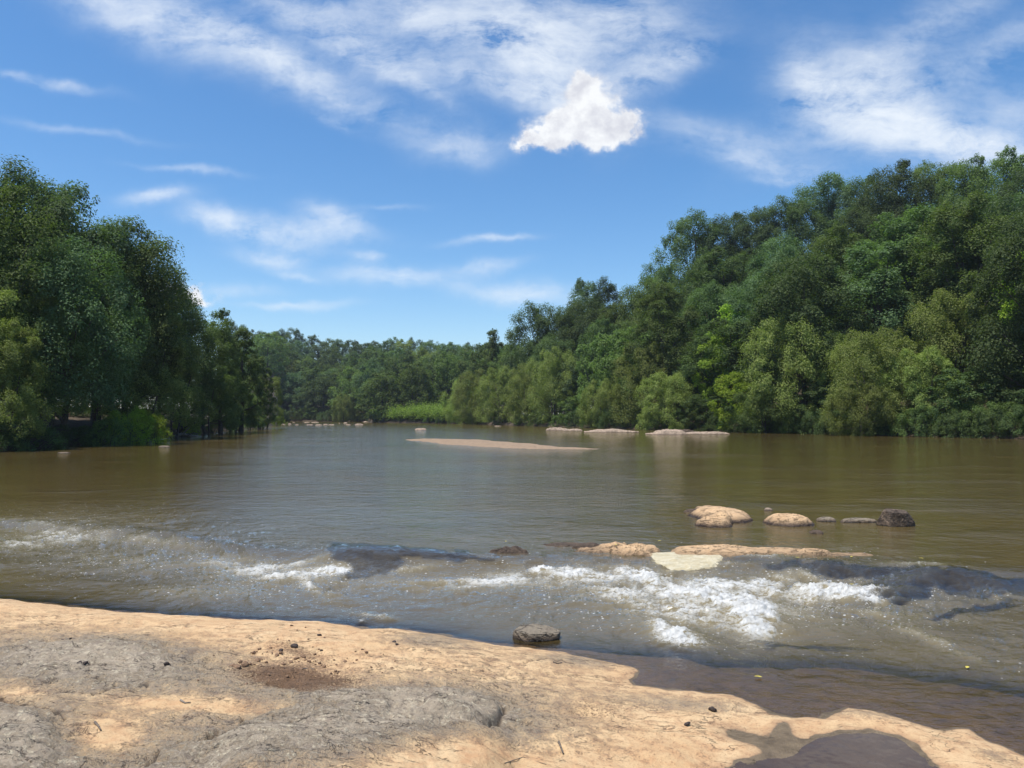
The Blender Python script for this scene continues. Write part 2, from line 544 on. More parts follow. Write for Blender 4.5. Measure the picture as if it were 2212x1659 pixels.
def mat_boulder(name, top, side, spot, dark=(0.05, 0.032, 0.022), band=0.055):
    """pale dry crown, darker wet band above the waterline (attribute hgt = height above the water)"""
    m, nt, out = new_mat(name)
    pos = nt.add('ShaderNodeNewGeometry').outputs['Position']
    hg = nt.attr('hgt')
    med = nt.noise(pos, 5, 6, 0.65)
    fine = nt.noise(pos, 32, 5, 0.7)
    col = nt.mix(nt.mrange(med, 0.38, 0.62), top, side)
    col = nt.mix(nt.m('MULTIPLY', nt.mrange(fine, 0.52, 0.7), 0.6), col, spot)
    big = nt.noise(pos, 1.7, 5, 0.6)
    col = nt.mix(nt.m('MULTIPLY', nt.mrange(big, 0.48, 0.62), 0.3), col, tuple(q * 0.62 for q in side))
    cr = nt.noise(nt.mapping(pos, rot=(0, 0, 0.5), scale=(1, 2.2, 3)), 2.6, 4, 0.6, 0.5)
    crk = nt.mrange(nt.m('ABSOLUTE', nt.m('SUBTRACT', cr, 0.5)), 0.0, 0.016, 1, 0)
    col = nt.mix(nt.m('MULTIPLY', crk, 0.5), col, tuple(q * 0.3 for q in side))
    hh = nt.m('ADD', hg, nt.m('MULTIPLY', nt.m('SUBTRACT', med, 0.5), 0.10))
    damp = nt.mrange(hh, band * 0.6, band * 1.7, 1, 0)
    col = nt.mix(nt.m('MULTIPLY', damp, 0.75), col, (0.13, 0.09, 0.06))
    wet = nt.mrange(hh, band * 0.25, band * 0.8, 1, 0)
    col = nt.mix(wet, col, dark)
    p = nt.add('ShaderNodeBsdfPrincipled')
    nt.put(p.inputs['Base Color'], col)
    nt.put(p.inputs['Roughness'], nt.mrange(wet, 0, 1, 0.9, 0.35))
    p.inputs['Specular IOR Level'].default_value = 0.3
    nt.put(p.inputs['Normal'], nt.bump(nt.m('SUBTRACT', nt.m('ADD', med, nt.m('MULTIPLY', fine, 0.4)), nt.m('MULTIPLY', crk, 0.4)), 0.07))
    nt.l.new(p.outputs[0], out.inputs[0])
    return m


M_TAN = mat_boulder('river_rock_tan', (0.66, 0.45, 0.255), (0.58, 0.38, 0.21), (0.36, 0.21, 0.11), band=0.085)
M_PINK = mat_boulder('river_rock_pale', (0.48, 0.36, 0.26), (0.30, 0.23, 0.17), (0.28, 0.20, 0.14), band=0.03)
M_DARK = mat_boulder('river_rock_dark', (0.14, 0.105, 0.078), (0.055, 0.040, 0.030), (0.55, 0.38, 0.24), (0.02, 0.014, 0.011), band=0.05)
M_GREY = mat_boulder('river_rock_grey', (0.30, 0.25, 0.18), (0.21, 0.17, 0.125), (0.12, 0.09, 0.065), (0.028, 0.02, 0.016), band=0.04)
M_WET = mat_boulder('river_rock_wet', (0.075, 0.055, 0.042), (0.12, 0.085, 0.06), (0.03, 0.02, 0.015), (0.03, 0.02, 0.016), band=0.02)


def mat_water(name='river_water', far=True):
    m, nt, out = new_mat(name)
    pos = nt.add('ShaderNodeNewGeometry').outputs['Position']
    dep, foam, rough = nt.attr('depth'), nt.attr('foam'), nt.attr('chop')
    # ripples: three sizes, lying across the view where the current runs towards us
    wv1 = nt.noise(nt.mapping(pos, scale=(1.25, 1.6, 1)), 1.5, 6, 0.66)
    wv2 = nt.noise(nt.mapping(pos, scale=(3.2, 4.0, 1), rot=(0, 0, 0.2)), 1.5, 3, 0.55)
    wv3 = nt.noise(pos, 17, 4, 0.65)
    ptc = nt.noise(nt.mapping(pos, scale=(0.10, 0.14, 1)), 1.0, 4, 0.6)
    calm = nt.mrange(ptc, 0.40, 0.6, 0.55, 1.0)
    h = nt.m('ADD', nt.m('MULTIPLY', wv1, 0.095), nt.m('MULTIPLY', wv2, 0.036))
    wv0 = nt.noise(nt.mapping(pos, scale=(0.42, 0.62, 1), rot=(0, 0, -0.15)), 1.3, 3, 0.55)
    h = nt.m('MULTIPLY', nt.m('MULTIPLY_ADD', wv0, 0.05, h), nt.m('MULTIPLY', calm, nt.attr('ruffle')))
    h = nt.m('ADD', h, nt.m('MULTIPLY', wv3, nt.m('MULTIPLY_ADD', rough, 0.016, 0.0022)))
    nrm = nt.bump(h, 1.0, 1.0)
    fres = nt.add('ShaderNodeFresnel'); fres.inputs[0].default_value = 1.62; nt.put(fres.inputs['Normal'], nrm)
    gl = nt.add('ShaderNodeBsdfGlossy'); gl.inputs['Roughness'].default_value = 0.055; nt.put(gl.inputs['Normal'], nrm)
    gl.inputs['Color'].default_value = (1, 1, 1, 1)
    mudn = nt.noise(nt.mapping(pos, scale=(0.5, 1.2, 1)), 1.0, 4, 0.6)
    mud = nt.mix(nt.mrange(mudn, 0.35, 0.65), (0.094, 0.065, 0.020), (0.118, 0.083, 0.028))
    mud = nt.mix(nt.m('MULTIPLY', rough, 0.65), mud, (0.120, 0.108, 0.080))
    # aerated water around the foam is paler
    mud = nt.mix(nt.m('MULTIPLY', foam, 1.3, clamp=True), mud, (0.25, 0.205, 0.110))
    df = nt.add('ShaderNodeBsdfDiffuse'); nt.put(df.inputs[0], mud); nt.put(df.inputs['Normal'], nrm)
    tr = nt.add('ShaderNodeBsdfTransparent'); tr.inputs[0].default_value = (0.84, 0.75, 0.57, 1)
    turb = nt.m('SUBTRACT', 1.0, nt.m('EXPONENT', nt.m('MULTIPLY', dep, -5.5)))
    body = nt.add('ShaderNodeMixShader')
    nt.put(body.inputs[0], turb); nt.l.new(tr.outputs[0], body.inputs[1]); nt.l.new(df.outputs[0], body.inputs[2])
    surf = nt.add('ShaderNodeMixShader')
    nt.put(surf.inputs[0], fres.outputs[0]); nt.l.new(body.outputs[0], surf.inputs[1]); nt.l.new(gl.outputs[0], surf.inputs[2])
    # foam: torn lace of bubbles
    f1 = nt.noise(nt.mapping(pos, rot=(0, 0, -0.25), scale=(1, 1.9, 1)), 5.5, 9, 0.74, 1.2)
    f2 = nt.noise(nt.mapping(pos, rot=(0, 0, 0.3), scale=(1, 1.7, 1)), 16.0, 7, 0.74, 0.8)
    r1 = nt.m('SUBTRACT', 1.0, nt.m('MULTIPLY', nt.m('ABSOLUTE', nt.m('SUBTRACT', f1, 0.5)), 6.0))
    r2 = nt.m('SUBTRACT', 1.0, nt.m('MULTIPLY', nt.m('ABSOLUTE', nt.m('SUBTRACT', f2, 0.5)), 6.0))
    lace = nt.m('ADD', nt.m('MULTIPLY', r1, 0.55), nt.m('MULTIPLY', r2, 0.45))
    fv = nt.m('ADD', nt.m('MULTIPLY', nt.mrange(f1, 0.30, 0.70), 0.5), nt.m('MULTIPLY', lace, 0.5))
    thr = nt.m('SUBTRACT', 0.96, nt.m('MULTIPLY', foam, 0.66))
    fm = nt.mrange(nt.m('SUBTRACT', fv, thr), 0.0, 0.34, 0, 0.9)
    fm = nt.m('MULTIPLY', fm, nt.mrange(foam, 0.02, 0.12))
    # sun glints on the broken water, painted as white foam-coloured dots
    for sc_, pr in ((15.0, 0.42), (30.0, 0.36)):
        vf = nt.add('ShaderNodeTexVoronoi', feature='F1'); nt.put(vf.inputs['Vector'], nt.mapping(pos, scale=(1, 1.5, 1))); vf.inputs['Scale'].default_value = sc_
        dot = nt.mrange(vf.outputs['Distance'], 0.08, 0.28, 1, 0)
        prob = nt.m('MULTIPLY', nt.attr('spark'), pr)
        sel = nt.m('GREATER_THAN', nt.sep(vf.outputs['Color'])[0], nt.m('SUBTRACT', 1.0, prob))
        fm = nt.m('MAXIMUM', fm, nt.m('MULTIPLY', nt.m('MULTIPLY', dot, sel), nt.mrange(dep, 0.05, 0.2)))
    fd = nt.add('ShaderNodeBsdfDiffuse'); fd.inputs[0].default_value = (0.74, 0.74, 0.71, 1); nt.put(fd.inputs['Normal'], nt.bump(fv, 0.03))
    fin = nt.add('ShaderNodeMixShader')
    nt.put(fin.inputs[0], fm); nt.l.new(surf.outputs[0], fin.inputs[1]); nt.l.new(fd.outputs[0], fin.inputs[2])
    nt.l.new(fin.outputs[0], out.inputs[0])
    return m


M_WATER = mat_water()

# ------------------------------------------------------------------ terrain
BANK = [(-3000, 20), (-1200, 26), (-600, 32), (0, 44), (100, 49), (200, 56), (300, 63), (350, 71), (400, 78), (450, 90), (500, 105), (550, 128),
        (598, 165), (616, 288), (700, 280), (790, 262), (808, 236), (900, 216), (1000, 195), (1100, 165), (1200, 142), (1300, 128), (1400, 116), (1560, 103),
        (1700, 92), (1900, 80), (2050, 74), (2212, 69), (2800, 58), (3400, 50), (5000, 40)]
CREST = [(-3000, 60, 3), (0, 70, 3.0), (300, 90, 3.0), (450, 130, 3), (530, 170, 4), (610, 420, 0), (1040, 420, 0), (1130, 210, 2.0), (1250, 195, 3.0),
         (1380, 180, 5.0), (1440, 175, 13), (1500, 170, 20), (1600, 168, 24), (1800, 160, 27), (2000, 150, 28), (2212, 138, 27.5), (3000, 130, 27), (5000, 110, 25)]
FARSKY = [(500, 700), (540, 708), (600, 712), (650, 716), (700, 724), (745, 742), (800, 736), (900, 733), (1000, 735), (1060, 740), (1130, 745)]
_bx = np.array([(b[0] - 1106) / FPX for b in BANK]); _by = np.array([b[1] for b in BANK], float)
_cx = np.array([(b[0] - 1106) / FPX for b in CREST]); _cy = np.array([b[1] for b in CREST], float)
_cz = []
for (x, d, z) in CREST:
    if 600 <= x <= 1060:
        sy = np.interp(x, [f[0] for f in FARSKY], [f[1] for f in FARSKY])
        z = (898 - sy) / FPX * d + CAM_Z - 17
    _cz.append(z)
_cz = np.array(_cz)
UP = 0.15      # level of the upper pool


def terrain(X, Y):
    X = np.asarray(X, float); Y = np.asarray(Y, float)
    u = X / np.maximum(Y, 1.0)
    b = np.interp(u, _bx, _by); c = np.interp(u, _cx, _cy); cz = np.interp(u, _cx, _cz)
    b = b + 1.5 * pn(X * 0.12, Y * 0.05, 5)
    t = np.clip((Y - b) / np.maximum(c - b, 5), 0, 1.0)
    z_land = UP + 0.75 * sstep(-0.3, 3.0, Y - b) - 0.25 + (cz - 0.6) * (0.75 * t + 0.25 * t * t) + 0.4 * fbm(X * 0.08, Y * 0.08, 3)*sstep(2, 10, Y - b)
    z_bed = UP - np.clip((b - Y) * 0.25, 0, 1.2)
    return np.where(Y > b, z_land, z_bed)


def build_ground():
    us = np.concatenate([np.linspace(-3, -0.8, 40), np.linspace(-0.79, 0.79, 420), np.linspace(0.8, 3, 40)])
    Ys = np.concatenate([np.geomspace(14.5, 60, 30), np.geomspace(61, 460, 170), np.geomspace(480, 2600, 24)])
    UU, YY = np.meshgrid(us, Ys)
    X = UU * YY
    Z = terrain(X, YY)
    V = np.stack([X, YY, Z], -1).reshape(-1, 3)
    F = grid_faces(len(Ys), len(us))
    # the land behind the camera
    xs = np.linspace(-400, 400, 41); ys = np.concatenate([np.linspace(-500, -20, 20), np.linspace(-15, 1.0, 8)])
    XX, YB = np.meshgrid(xs, ys)
    ZB = np.full(XX.shape, -0.15) + 0.35 * sstep(-2, -8, YB) + 0.01 * np.maximum(-YB, 0)
    V2 = np.stack([XX, YB, ZB], -1).reshape(-1, 3)
    F2 = grid_faces(len(ys), len(xs)) + len(V)
    me = np_mesh('ground', np.concatenate([V, V2]), np.concatenate([F, F2]))
    o = link('ground', me, mat=M_SOIL)
    tag(o, kind='structure')
    return o


build_ground()

# ------------------------------------------------------------------ foreground bedrock and the bed of the rapids
SHORE = [(-900, 1262), (-400, 1272), (0, 1298), (100, 1306), (250, 1322), (330, 1333), (440, 1336), (600, 1345), (740, 1352), (800, 1362), (860, 1361),
         (950, 1373), (1020, 1388), (1110, 1398), (1220, 1409), (1300, 1428), (1370, 1440), (1388, 1452), (1366, 1468), (1372, 1480),
         (1440, 1488), (1500, 1492), (1580, 1500), (1640, 1522), (1665, 1540), (1720, 1552), (1775, 1555), (1785, 1538), (1830, 1527),
         (1900, 1540), (1980, 1565), (2040, 1578), (2090, 1572), (2140, 1600), (2212, 1632), (2400, 1690), (2900, 1800)]
PUD = [(1520, 1700), (1600, 1655), (1600, 1648), (1690, 1640), (1745, 1612), (1760, 1598), (1830, 1586), (1880, 1580), (1930, 1592), (1970, 1612), (2000, 1640),
       (2030, 1680), (2030, 1760), (1700, 1780)]
PUD_Z = 0.045
LEDGE = [(-900, 1095), (0, 1125), (300, 1150), (560, 1190), (700, 1205), (1050, 1208), (1500, 1214), (1900, 1222), (2212, 1240), (3000, 1280)]


def ledge_Y(u):
    xs = np.array([gp(x, y, 0.1)[0] / gp(x, y, 0.1)[1] for x, y in LEDGE])
    ys = np.array([gp(x, y, 0.1)[1] for x, y in LEDGE])
    return np.interp(u, xs, ys)


shore_w = [gp(x, y, 0.0) for x, y in SHORE]
shore_w = [(float(a), float(b)) for a, b in shore_w]
land_poly = shore_w + [(14, 0.5), (14, -12), (-40, -12), (-40, shore_w[0][1])]
pud_w = [tuple(float(v) for v in gp(x, y, PUD_Z)) for x, y in PUD]


def water_level(X, Y):
    u = X / np.maximum(Y, 0.5)
    d = ledge_Y(u) - Y
    return UP * (1 - sstep(-0.1, 1.0, d))


def bed_height(X, Y):
    """returns z, and the px coordinates used to place marks"""
    wx = X + 0.05 * fbm(X * 4, Y * 4, 41, 3); wy = Y + 0.06 * fbm(X * 4, Y * 4, 42, 3)
    d = seg_dist(wx, wy, shore_w)
    ins = inside(wx, wy, land_poly)
    s = np.where(ins, d, -d)
    u = X / np.maximum(Y, 0.5)
    left = 1 - sstep(-0.25, 0.2, u)               # the left part stands higher
    right = sstep(0.05, 0.3, u)
    hi = 0.16 * left + 0.055
    z_in = hi * (1 - np.exp(-np.maximum(s, 0) / (0.30 + 0.35 * left))) + (0.045 + 0.02 * left) * np.maximum(s, 0) - 0.012 * right * np.clip(s, 0, 2)
    # outside: shelf on the right, quick drop on the left
    so = np.maximum(-s, 0)
    shelf = 0.045 * so + 0.55 * np.maximum(so - (0.10 + 1.05 * sstep(0.02, 0.45, u)), 0)
    z_out = -np.minimum(shelf, 0.75)
    z = np.where(s > 0, z_in, z_out)
    PX, PY = proj(X, Y, z)
    # broad shapes on the slab (metres)
    land = sstep(0, 0.35, s)
    near = sstep(0.3, 1.2, s)
    z = z + land * 0.05 * fbm(X * 0.9, Y * 0.9, 7, 3) + near * 0.02 * fbm(X * 2.6, Y * 2.6, 8, 3)
    z = z + 0.075 * pblob(PX, PY, 330, 1420, 210, 40, 3) * land
    z = z - 0.085 * pblob(PX, PY, 650, 1450, 190, 42, 0)
    z = z + 0.09 * sstep(0, 1, (1 - ((PX - 780) / 350) ** 2 - ((PY - 1640) / 128) ** 2) * 2.2)
    z = z + 0.045 * pblob(PX, PY, 960, 1530, 130, 34, 6)
    z = z + 0.055 * sstep(0, 1, (1 - ((PX - 1000) / 92) ** 2 - ((PY - 1552) / 34) ** 2) * 2.0)
    z = z + 0.055 * sstep(0, 1, (1 - ((PX + 60) / 215) ** 2 - ((PY - 1640) / 135) ** 2) * 1.8)
    z = z + 0.030 * pblob(PX, PY, 930, 1392, 130, 20, 5) * land
    z = z + 0.020 * pblob(PX, PY, 1900, 1556, 100, 16, 6) * land
    # puddle basin
    dp = seg_dist(wx, wy, pud_w + [pud_w[0]])
    ip = inside(wx, wy, pud_w)
    sp = np.where(ip, -dp, dp)
    flat = 1 - sstep(0.0, 0.5, sp)
    target = PUD_Z + np.where(ip, -0.30 * np.minimum(dp, 0.35), 0.10 * np.minimum(dp, 0.8))
    z = np.where(s > 0, z * (1 - flat) + target * flat, z)
    # small shallow wet cup left of the puddle
    z = z - 0.018 * pblob(PX, PY, 1600, 1578, 40, 14, 10)
    # ledge that crosses the rapids, plus the dark sills
    dl = ledge_Y(u) - Y
    bed2 = -0.55 + 0.50 * np.exp(-((dl - 0.0) / 0.55) ** 2)
    z = np.where(so > 1.2, np.maximum(z, np.minimum(bed2, 0.04)), z)
    lv = water_level(X, Y); WX, WY = proj(X, Y, lv)
    sl = sill_map(WX, WY)
    top = lv + sill_bump(WX, WY) - 0.035 - 0.6 * (1 - sstep(0.22, 0.5, sl))
    z = np.where(so > 0.6, np.maximum(z, top), z)
    # cracks
    for pts, dep, wd in CRACKS:
        dc = seg_dist(PX, PY + 3 * pn(PX * 0.03, PY * 0.03, 77) + 4 * pn(PX * 0.09, PY * 0.05, 78), pts)
        z = z - 1.5 * dep * np.exp(-(dc / wd) ** 2)
    # flaky relief
    g = np.clip(gray_map(PX, PY), 0, 1)
    z = z + near * (0.004 + 0.007 * g) * fbm(X * 12, Y * 16, 9, 4, 0.6)
    # thin sheets of the skin have broken away and left little steps
    q = fbm(X * 3.2 + 0.5 * pn(X * 9, Y * 9, 51), Y * 5.0, 52, 3) * 5
    z = z + near * (0.004 + 0.008 * g) * (np.floor(q) + sstep(0.0, 0.18, q - np.floor(q)))
    return z, s, sp, PX, PY


def sill_map(PX, PY):
    """dark smooth sills of rock with a thin sheet of water running over them"""
    w = 12 * pn(PX * 0.02, PY * 0.06, 71)
    m = pblob(PX, PY + w, 790, 1212, 95, 30, 12)
    m = np.maximum(m, pblob(PX, PY + w, 900, 1203, 190, 13, 3))
    m = np.maximum(m, pblob(PX, PY + w, 790, 1245, 60, 12, -6))
    m = np.maximum(m, 0.9 * pblob(PX, PY + w, 1810, 1238, 190, 19, 4))
    m = np.maximum(m, pblob(PX, PY + w, 1950, 1275, 100, 34, -10))
    m = np.maximum(m, pblob(PX, PY + w, 2120, 1272, 170, 26, 2))
    m = np.maximum(m, 0.7 * pblob(PX, PY + w, 2100, 1322, 150, 14, -10))
    m = np.maximum(m, 0.6 * pblob(PX, PY + w, 1760, 1400, 200, 14, 2))
    return m


def sill_bump(PX, PY):
    return 0.11 * pblob(PX, PY, 800, 1208, 130, 26, 4) + 0.05 * pblob(PX, PY, 930, 1200, 150, 12, 3) + 0.06 * pblob(PX, PY, 1850, 1232, 170, 18, 4) \
        + 0.09 * pblob(PX, PY, 2000, 1262, 110, 26, -14) + 0.05 * pblob(PX, PY, 2120, 1262, 140, 22, 4)


CRACKS = [
    ([(318, 1645), (345, 1620), (400, 1600), (440, 1596), (470, 1580)], 0.020, 3.0),
    ([(470, 1590), (520, 1565), (524, 1545)], 0.016, 3.5),
    ([(1050, 1583), (1075, 1568), (1090, 1545), (1082, 1528)], 0.022, 5.0),
    ([(200, 1498), (245, 1480), (320, 1478)], 0.016, 3.0),
    ([(1130, 1430), (1180, 1422), (1240, 1432)], 0.010, 2.0),
    ([(1180, 1456), (1260, 1464), (1340, 1470)], 0.007, 1.6),
    ([(800, 1360), (860, 1366), (880, 1372)], 0.008, 2.0),
    ([(530, 1642), (600, 1634)], 0.010, 2.0),
    ([(745, 1540), (800, 1532)], 0.008, 2.0),
    ([(1030, 1640), (1100, 1655), (1140, 1680)], 0.008, 2.0),
    ([(0, 1500), (80, 1520), (140, 1560)], 0.014, 4.0),
]


def gray_map(PX, PY):
    g = 0.95 * pblob(PX, PY, 200, 1428, 300, 62, 4)
    g = g + 0.9 * pblob(PX, PY, 620, 1620, 470, 98, -6)
    g = g + 0.8 * pblob(PX, PY, 960, 1540, 180, 50, 5)
    g = g + 1.0 * pblob(PX, PY, -20, 1610, 190, 120, 0)
    g = g + 0.55 * pblob(PX, PY, 930, 1388, 110, 18, 5)
    g = g + 0.45 * pblob(PX, PY, 1240, 1425, 90, 12, 5)
    g = g + 0.45 * pblob(PX, PY, 1480, 1520, 160, 18, 5)
    g = g + 0.45 * pblob(PX, PY, 760, 1490, 260, 26, 2)
    g = g + 0.35 * pblob(PX, PY, 1870, 1545, 120, 14, 5)
    g = g + 0.35 * pblob(PX, PY, 2150, 1630, 60, 12, 15)
    g = g + 0.13 * (1 - sstep(1150, 1500, PX)) * sstep(1380, 1440, PY)
    g = g - 0.9 * pblob(PX, PY, 1020, 1690, 190, 55, 0)
    g = g - 0.7 * pblob(PX, PY, 230, 1590, 75, 34, 0)
    g = g - 0.5 * pblob(PX, PY, 40, 1490, 70, 18, 0)
    g = g - 0.5 * pblob(PX, PY, 420, 1520, 180, 16, 3)
    return g


def build_bedrock():
    th = np.radians(np.linspace(-62, 58, 1240))
    rs = np.geomspace(1.3, 16.5, 640)
    RR, TT = np.meshgrid(rs, th, indexing='ij')
    X = RR * np.sin(TT); Y = RR * np.cos(TT)
    z, s, sp, PX, PY = bed_height(X, Y)
    gray = gray_map(PX, PY)
    u = X / np.maximum(Y, .5)
    wet = 0.70 * (1 - sstep(-0.02, 0.05, s)) + 0.34 * (1 - sstep(0.0, 0.22, s))
    pudw = 0.6 * (1 - sstep(0.0, 0.08, sp)) + 0.3 * (1 - sstep(0.0, 0.25, sp))
    smear = 0.8 * pblob(PX, PY, 1610, 1585, 62, 18, 15) + 0.75 * pblob(PX, PY, 1690, 1580, 26, 22, 0) + 0.75 * pblob(PX, PY, 1690, 1625, 60, 20, 0) \
        + 0.7 * pblob(PX, PY, 1740, 1600, 60, 12, 0) + 0.6 * pblob(PX, PY, 1570, 1655, 60, 12, -20)
    wet = np.maximum(np.maximum(wet, pudw), smear)
    dirt = 0.85 * pblob(PX, PY, 640, 1452, 150, 30, 3) + 0.5 * pblob(PX, PY, 640, 1400, 90, 14, 8) + 0.35 * pblob(PX, PY, 1280, 1540, 120, 40, 0) + 0.4 * pblob(PX, PY, 190, 1585, 40, 18, 0)
    lump = sstep(0.35, 0.9, dirt) * 0.018 * np.maximum(fbm(X * 22, Y * 22, 31, 4, 0.6) + 0.15, 0)
    z = z + lump
    V = np.stack([X, Y, z], -1).reshape(-1, 3)
    F = grid_faces(*X.shape)[:, ::-1]
    ckm = np.zeros_like(X)
    for pts, dep, wd in CRACKS:
        dc = seg_dist(PX, PY + 3 * pn(PX * 0.03, PY * 0.03, 77) + 4 * pn(PX * 0.09, PY * 0.05, 78), pts)
        ckm = np.maximum(ckm, np.exp(-(dc / (wd * 0.7)) ** 2) * min(1, dep / 0.012))
    me = np_mesh('bedrock_shore', V, F, attrs={'crack': ckm, 'gray': gray, 'wet': wet, 'dirt': dirt, 'sill': np.clip(sill_map(*proj(X, Y, water_level(X, Y))) * 2, 0, 1)})
    o = link('bedrock_shore', me, mat=M_BED)
    tag(o, kind='structure')


build_bedrock()

# ------------------------------------------------------------------ river water
FOAM = [  # px x, y, rx, ry, angle, strength
    (1625, 1335, 46, 30, 25, 1.15), (1560, 1305, 75, 16, 18, .95), (1500, 1292, 80, 15, 5, .85), (1590, 1268, 110, 12, -4, .75), (1380, 1250, 45, 12, 10, .95),
    (1405, 1265, 26, 14, 30, .7), (1470, 1388, 50, 11, 12, .95), (1425, 1365, 30, 16, 40, .8), (1650, 1282, 90, 10, 3, .7), (1790, 1292, 110, 9, 3, .95),
    (1885, 1300, 30, 10, 10, .9), (1480, 1330, 110, 26, 5, .60), (1350, 1290, 90, 22, 5, .5), (1170, 1238, 24, 7, 0, 1.05), (1240, 1245, 60, 8, 0, .7),
    (1290, 1250, 140, 16, 2, .55), (1060, 1262, 130, 12, -4, .58), (1100, 1248, 60, 7, 0, .5), (725, 1240, 26, 9, 0, 1.0), (690, 1247, 50, 9, -5, .8),
    (610, 1250, 60, 9, -8, .7), (660, 1268, 60, 10, 25, .55), (560, 1235, 80, 9, -5, .6), (640, 1222, 60, 8, -8, .5), (880, 1240, 60, 5, -10, .4),
    (500, 1225, 110, 16, 5, .42), (140, 1165, 120, 14, -3, .46), (120, 1150, 50, 6, -3, .6), (100, 1130, 130, 12, 0, .36), (40, 1180, 80, 10, 0, .5),
    (320, 1170, 120, 14, 4, .35), (780, 1345, 12, 3, 8, .7), (810, 1335, 40, 5, 5, .6), (1990, 1225, 70, 5, 3, .5), (1750, 1255, 100, 10, 5, .4),
    (1560, 1222, 60, 4, 0, .4), (1640, 1205, 60, 3, 0, .5), (2000, 1380, 80, 8, 20, .38), (2060, 1400, 60, 6, 25, .38), (1900, 1330, 120, 8, 5, .3),
    (2150, 1290, 80, 8, 0, .3), (1500, 1275, 260, 34, 4, .42), (1650, 1320, 140, 22, 8, .42), (1180, 1258, 160, 18, 0, .42), (640, 1245, 170, 22, 0, .38), (150, 1150, 170, 34, 0, .36), (330, 1215, 200, 20, 4, .30), (1540, 1345, 120, 16, 14, .5), (900, 1262, 160, 12, -3, .34), (1360, 1232, 70, 6, 4, .45), (1640, 1350, 60, 12, 0, .5), (1380, 1320, 60, 26, 20, .5), (1260, 1275, 80, 10, 0, .4), (450, 1280, 140, 12, 0, .3),
]
CHOP = [(300, 1200, 420, 80, 2, .65), (760, 1270, 320, 50, 0, .9), (1400, 1290, 330, 80, 5, 1.0), (1850, 1290, 300, 80, 5, .9), (2150, 1400, 220, 120, 10, .4),
        (1700, 1420, 380, 50, 5, .25), (500, 1330, 400, 40, 3, .3)]


def water_surface(X, Y):
    """z, foam, chop for points on the river"""
    lev = water_level(X, Y)
    PX, PY = proj(X, Y, lev)
    nearw = 1 - sstep(14, 30, Y)
    foam = np.zeros_like(X)
    for (x, y, rx, ry, an, st) in FOAM:
        foam = np.maximum(foam, st * pblob(PX + 10 * pn(X * 3, Y * 3, 61), PY + 5 * pn(X * 3, Y * 3, 62), x, y, rx * 1.15, ry * 1.25, an)) + 0.10 * st * pblob(PX, PY, x, y, rx * 2, ry * 2, an)
    chop = np.zeros_like(X)
    for (x, y, rx, ry, an, st) in CHOP:
        chop = np.maximum(chop, st * pblob(PX, PY, x, y, rx, ry, an))
    chop = np.clip(chop, 0, 1) * nearw
    foam = foam * nearw * (PY > 1080)
    z = lev.copy()
    # long swells and chop (metres)
    wxx = X + 0.3 * fbm(X * 0.8, Y * 0.8, 21, 2); wyy = Y + 0.3 * fbm(X * 0.8, Y * 0.8, 22, 2)
    z = z + chop * 0.085 * fbm(wxx * 1.1, wyy * 1.7, 11, 3)
    rid = 1 - 2.6 * np.abs(fbm(wxx * 1.9, wyy * 2.9, 12, 4, 0.55))
    z = z + chop * 0.045 * rid
    z = z + chop * 0.020 * fbm(wxx * 7, wyy * 9, 13, 3, 0.6) * (1 - sstep(12, 18, Y))
    foam = foam * (0.62 + 0.62 * np.clip(rid, -0.3, 1))
    sl = sill_map(PX, PY) * nearw
    ln = 1 - 2.4 * np.abs(fbm((X + 0.7 * Y) * 2.2, (Y - 0.5 * X) * 7.5, 18, 4, 0.6))
    z = z + np.clip(sl, 0, 1) * 0.020 * ln
    z = z + np.clip(foam, 0, 1.2) * (0.045 + 0.05 * fbm(X * 5, Y * 6, 14, 4, 0.65) + 0.03 * fbm(X * 22, Y * 24, 15, 3, 0.7))
    z = z + 0.09 * pblob(PX, PY, 1625, 1335, 70, 26, 10) + 0.05 * pblob(PX, PY, 1470, 1380, 70, 14, 10) - 0.06 * pblob(PX, PY, 1700, 1375, 140, 16, 5)
    z = z + 0.07 * pblob(PX, PY, 1800, 1284, 120, 10, 3) - 0.05 * pblob(PX, PY, 1800, 1300, 160, 8, 3)
    z = z + sill_bump(PX, PY)
    z = z + 0.004 * fbm(wxx * 1.6, wyy * 3.2, 16, 3) * (1 - sstep(16, 26, Y)) * (1 - chop)
    return z, foam, chop, PX, PY


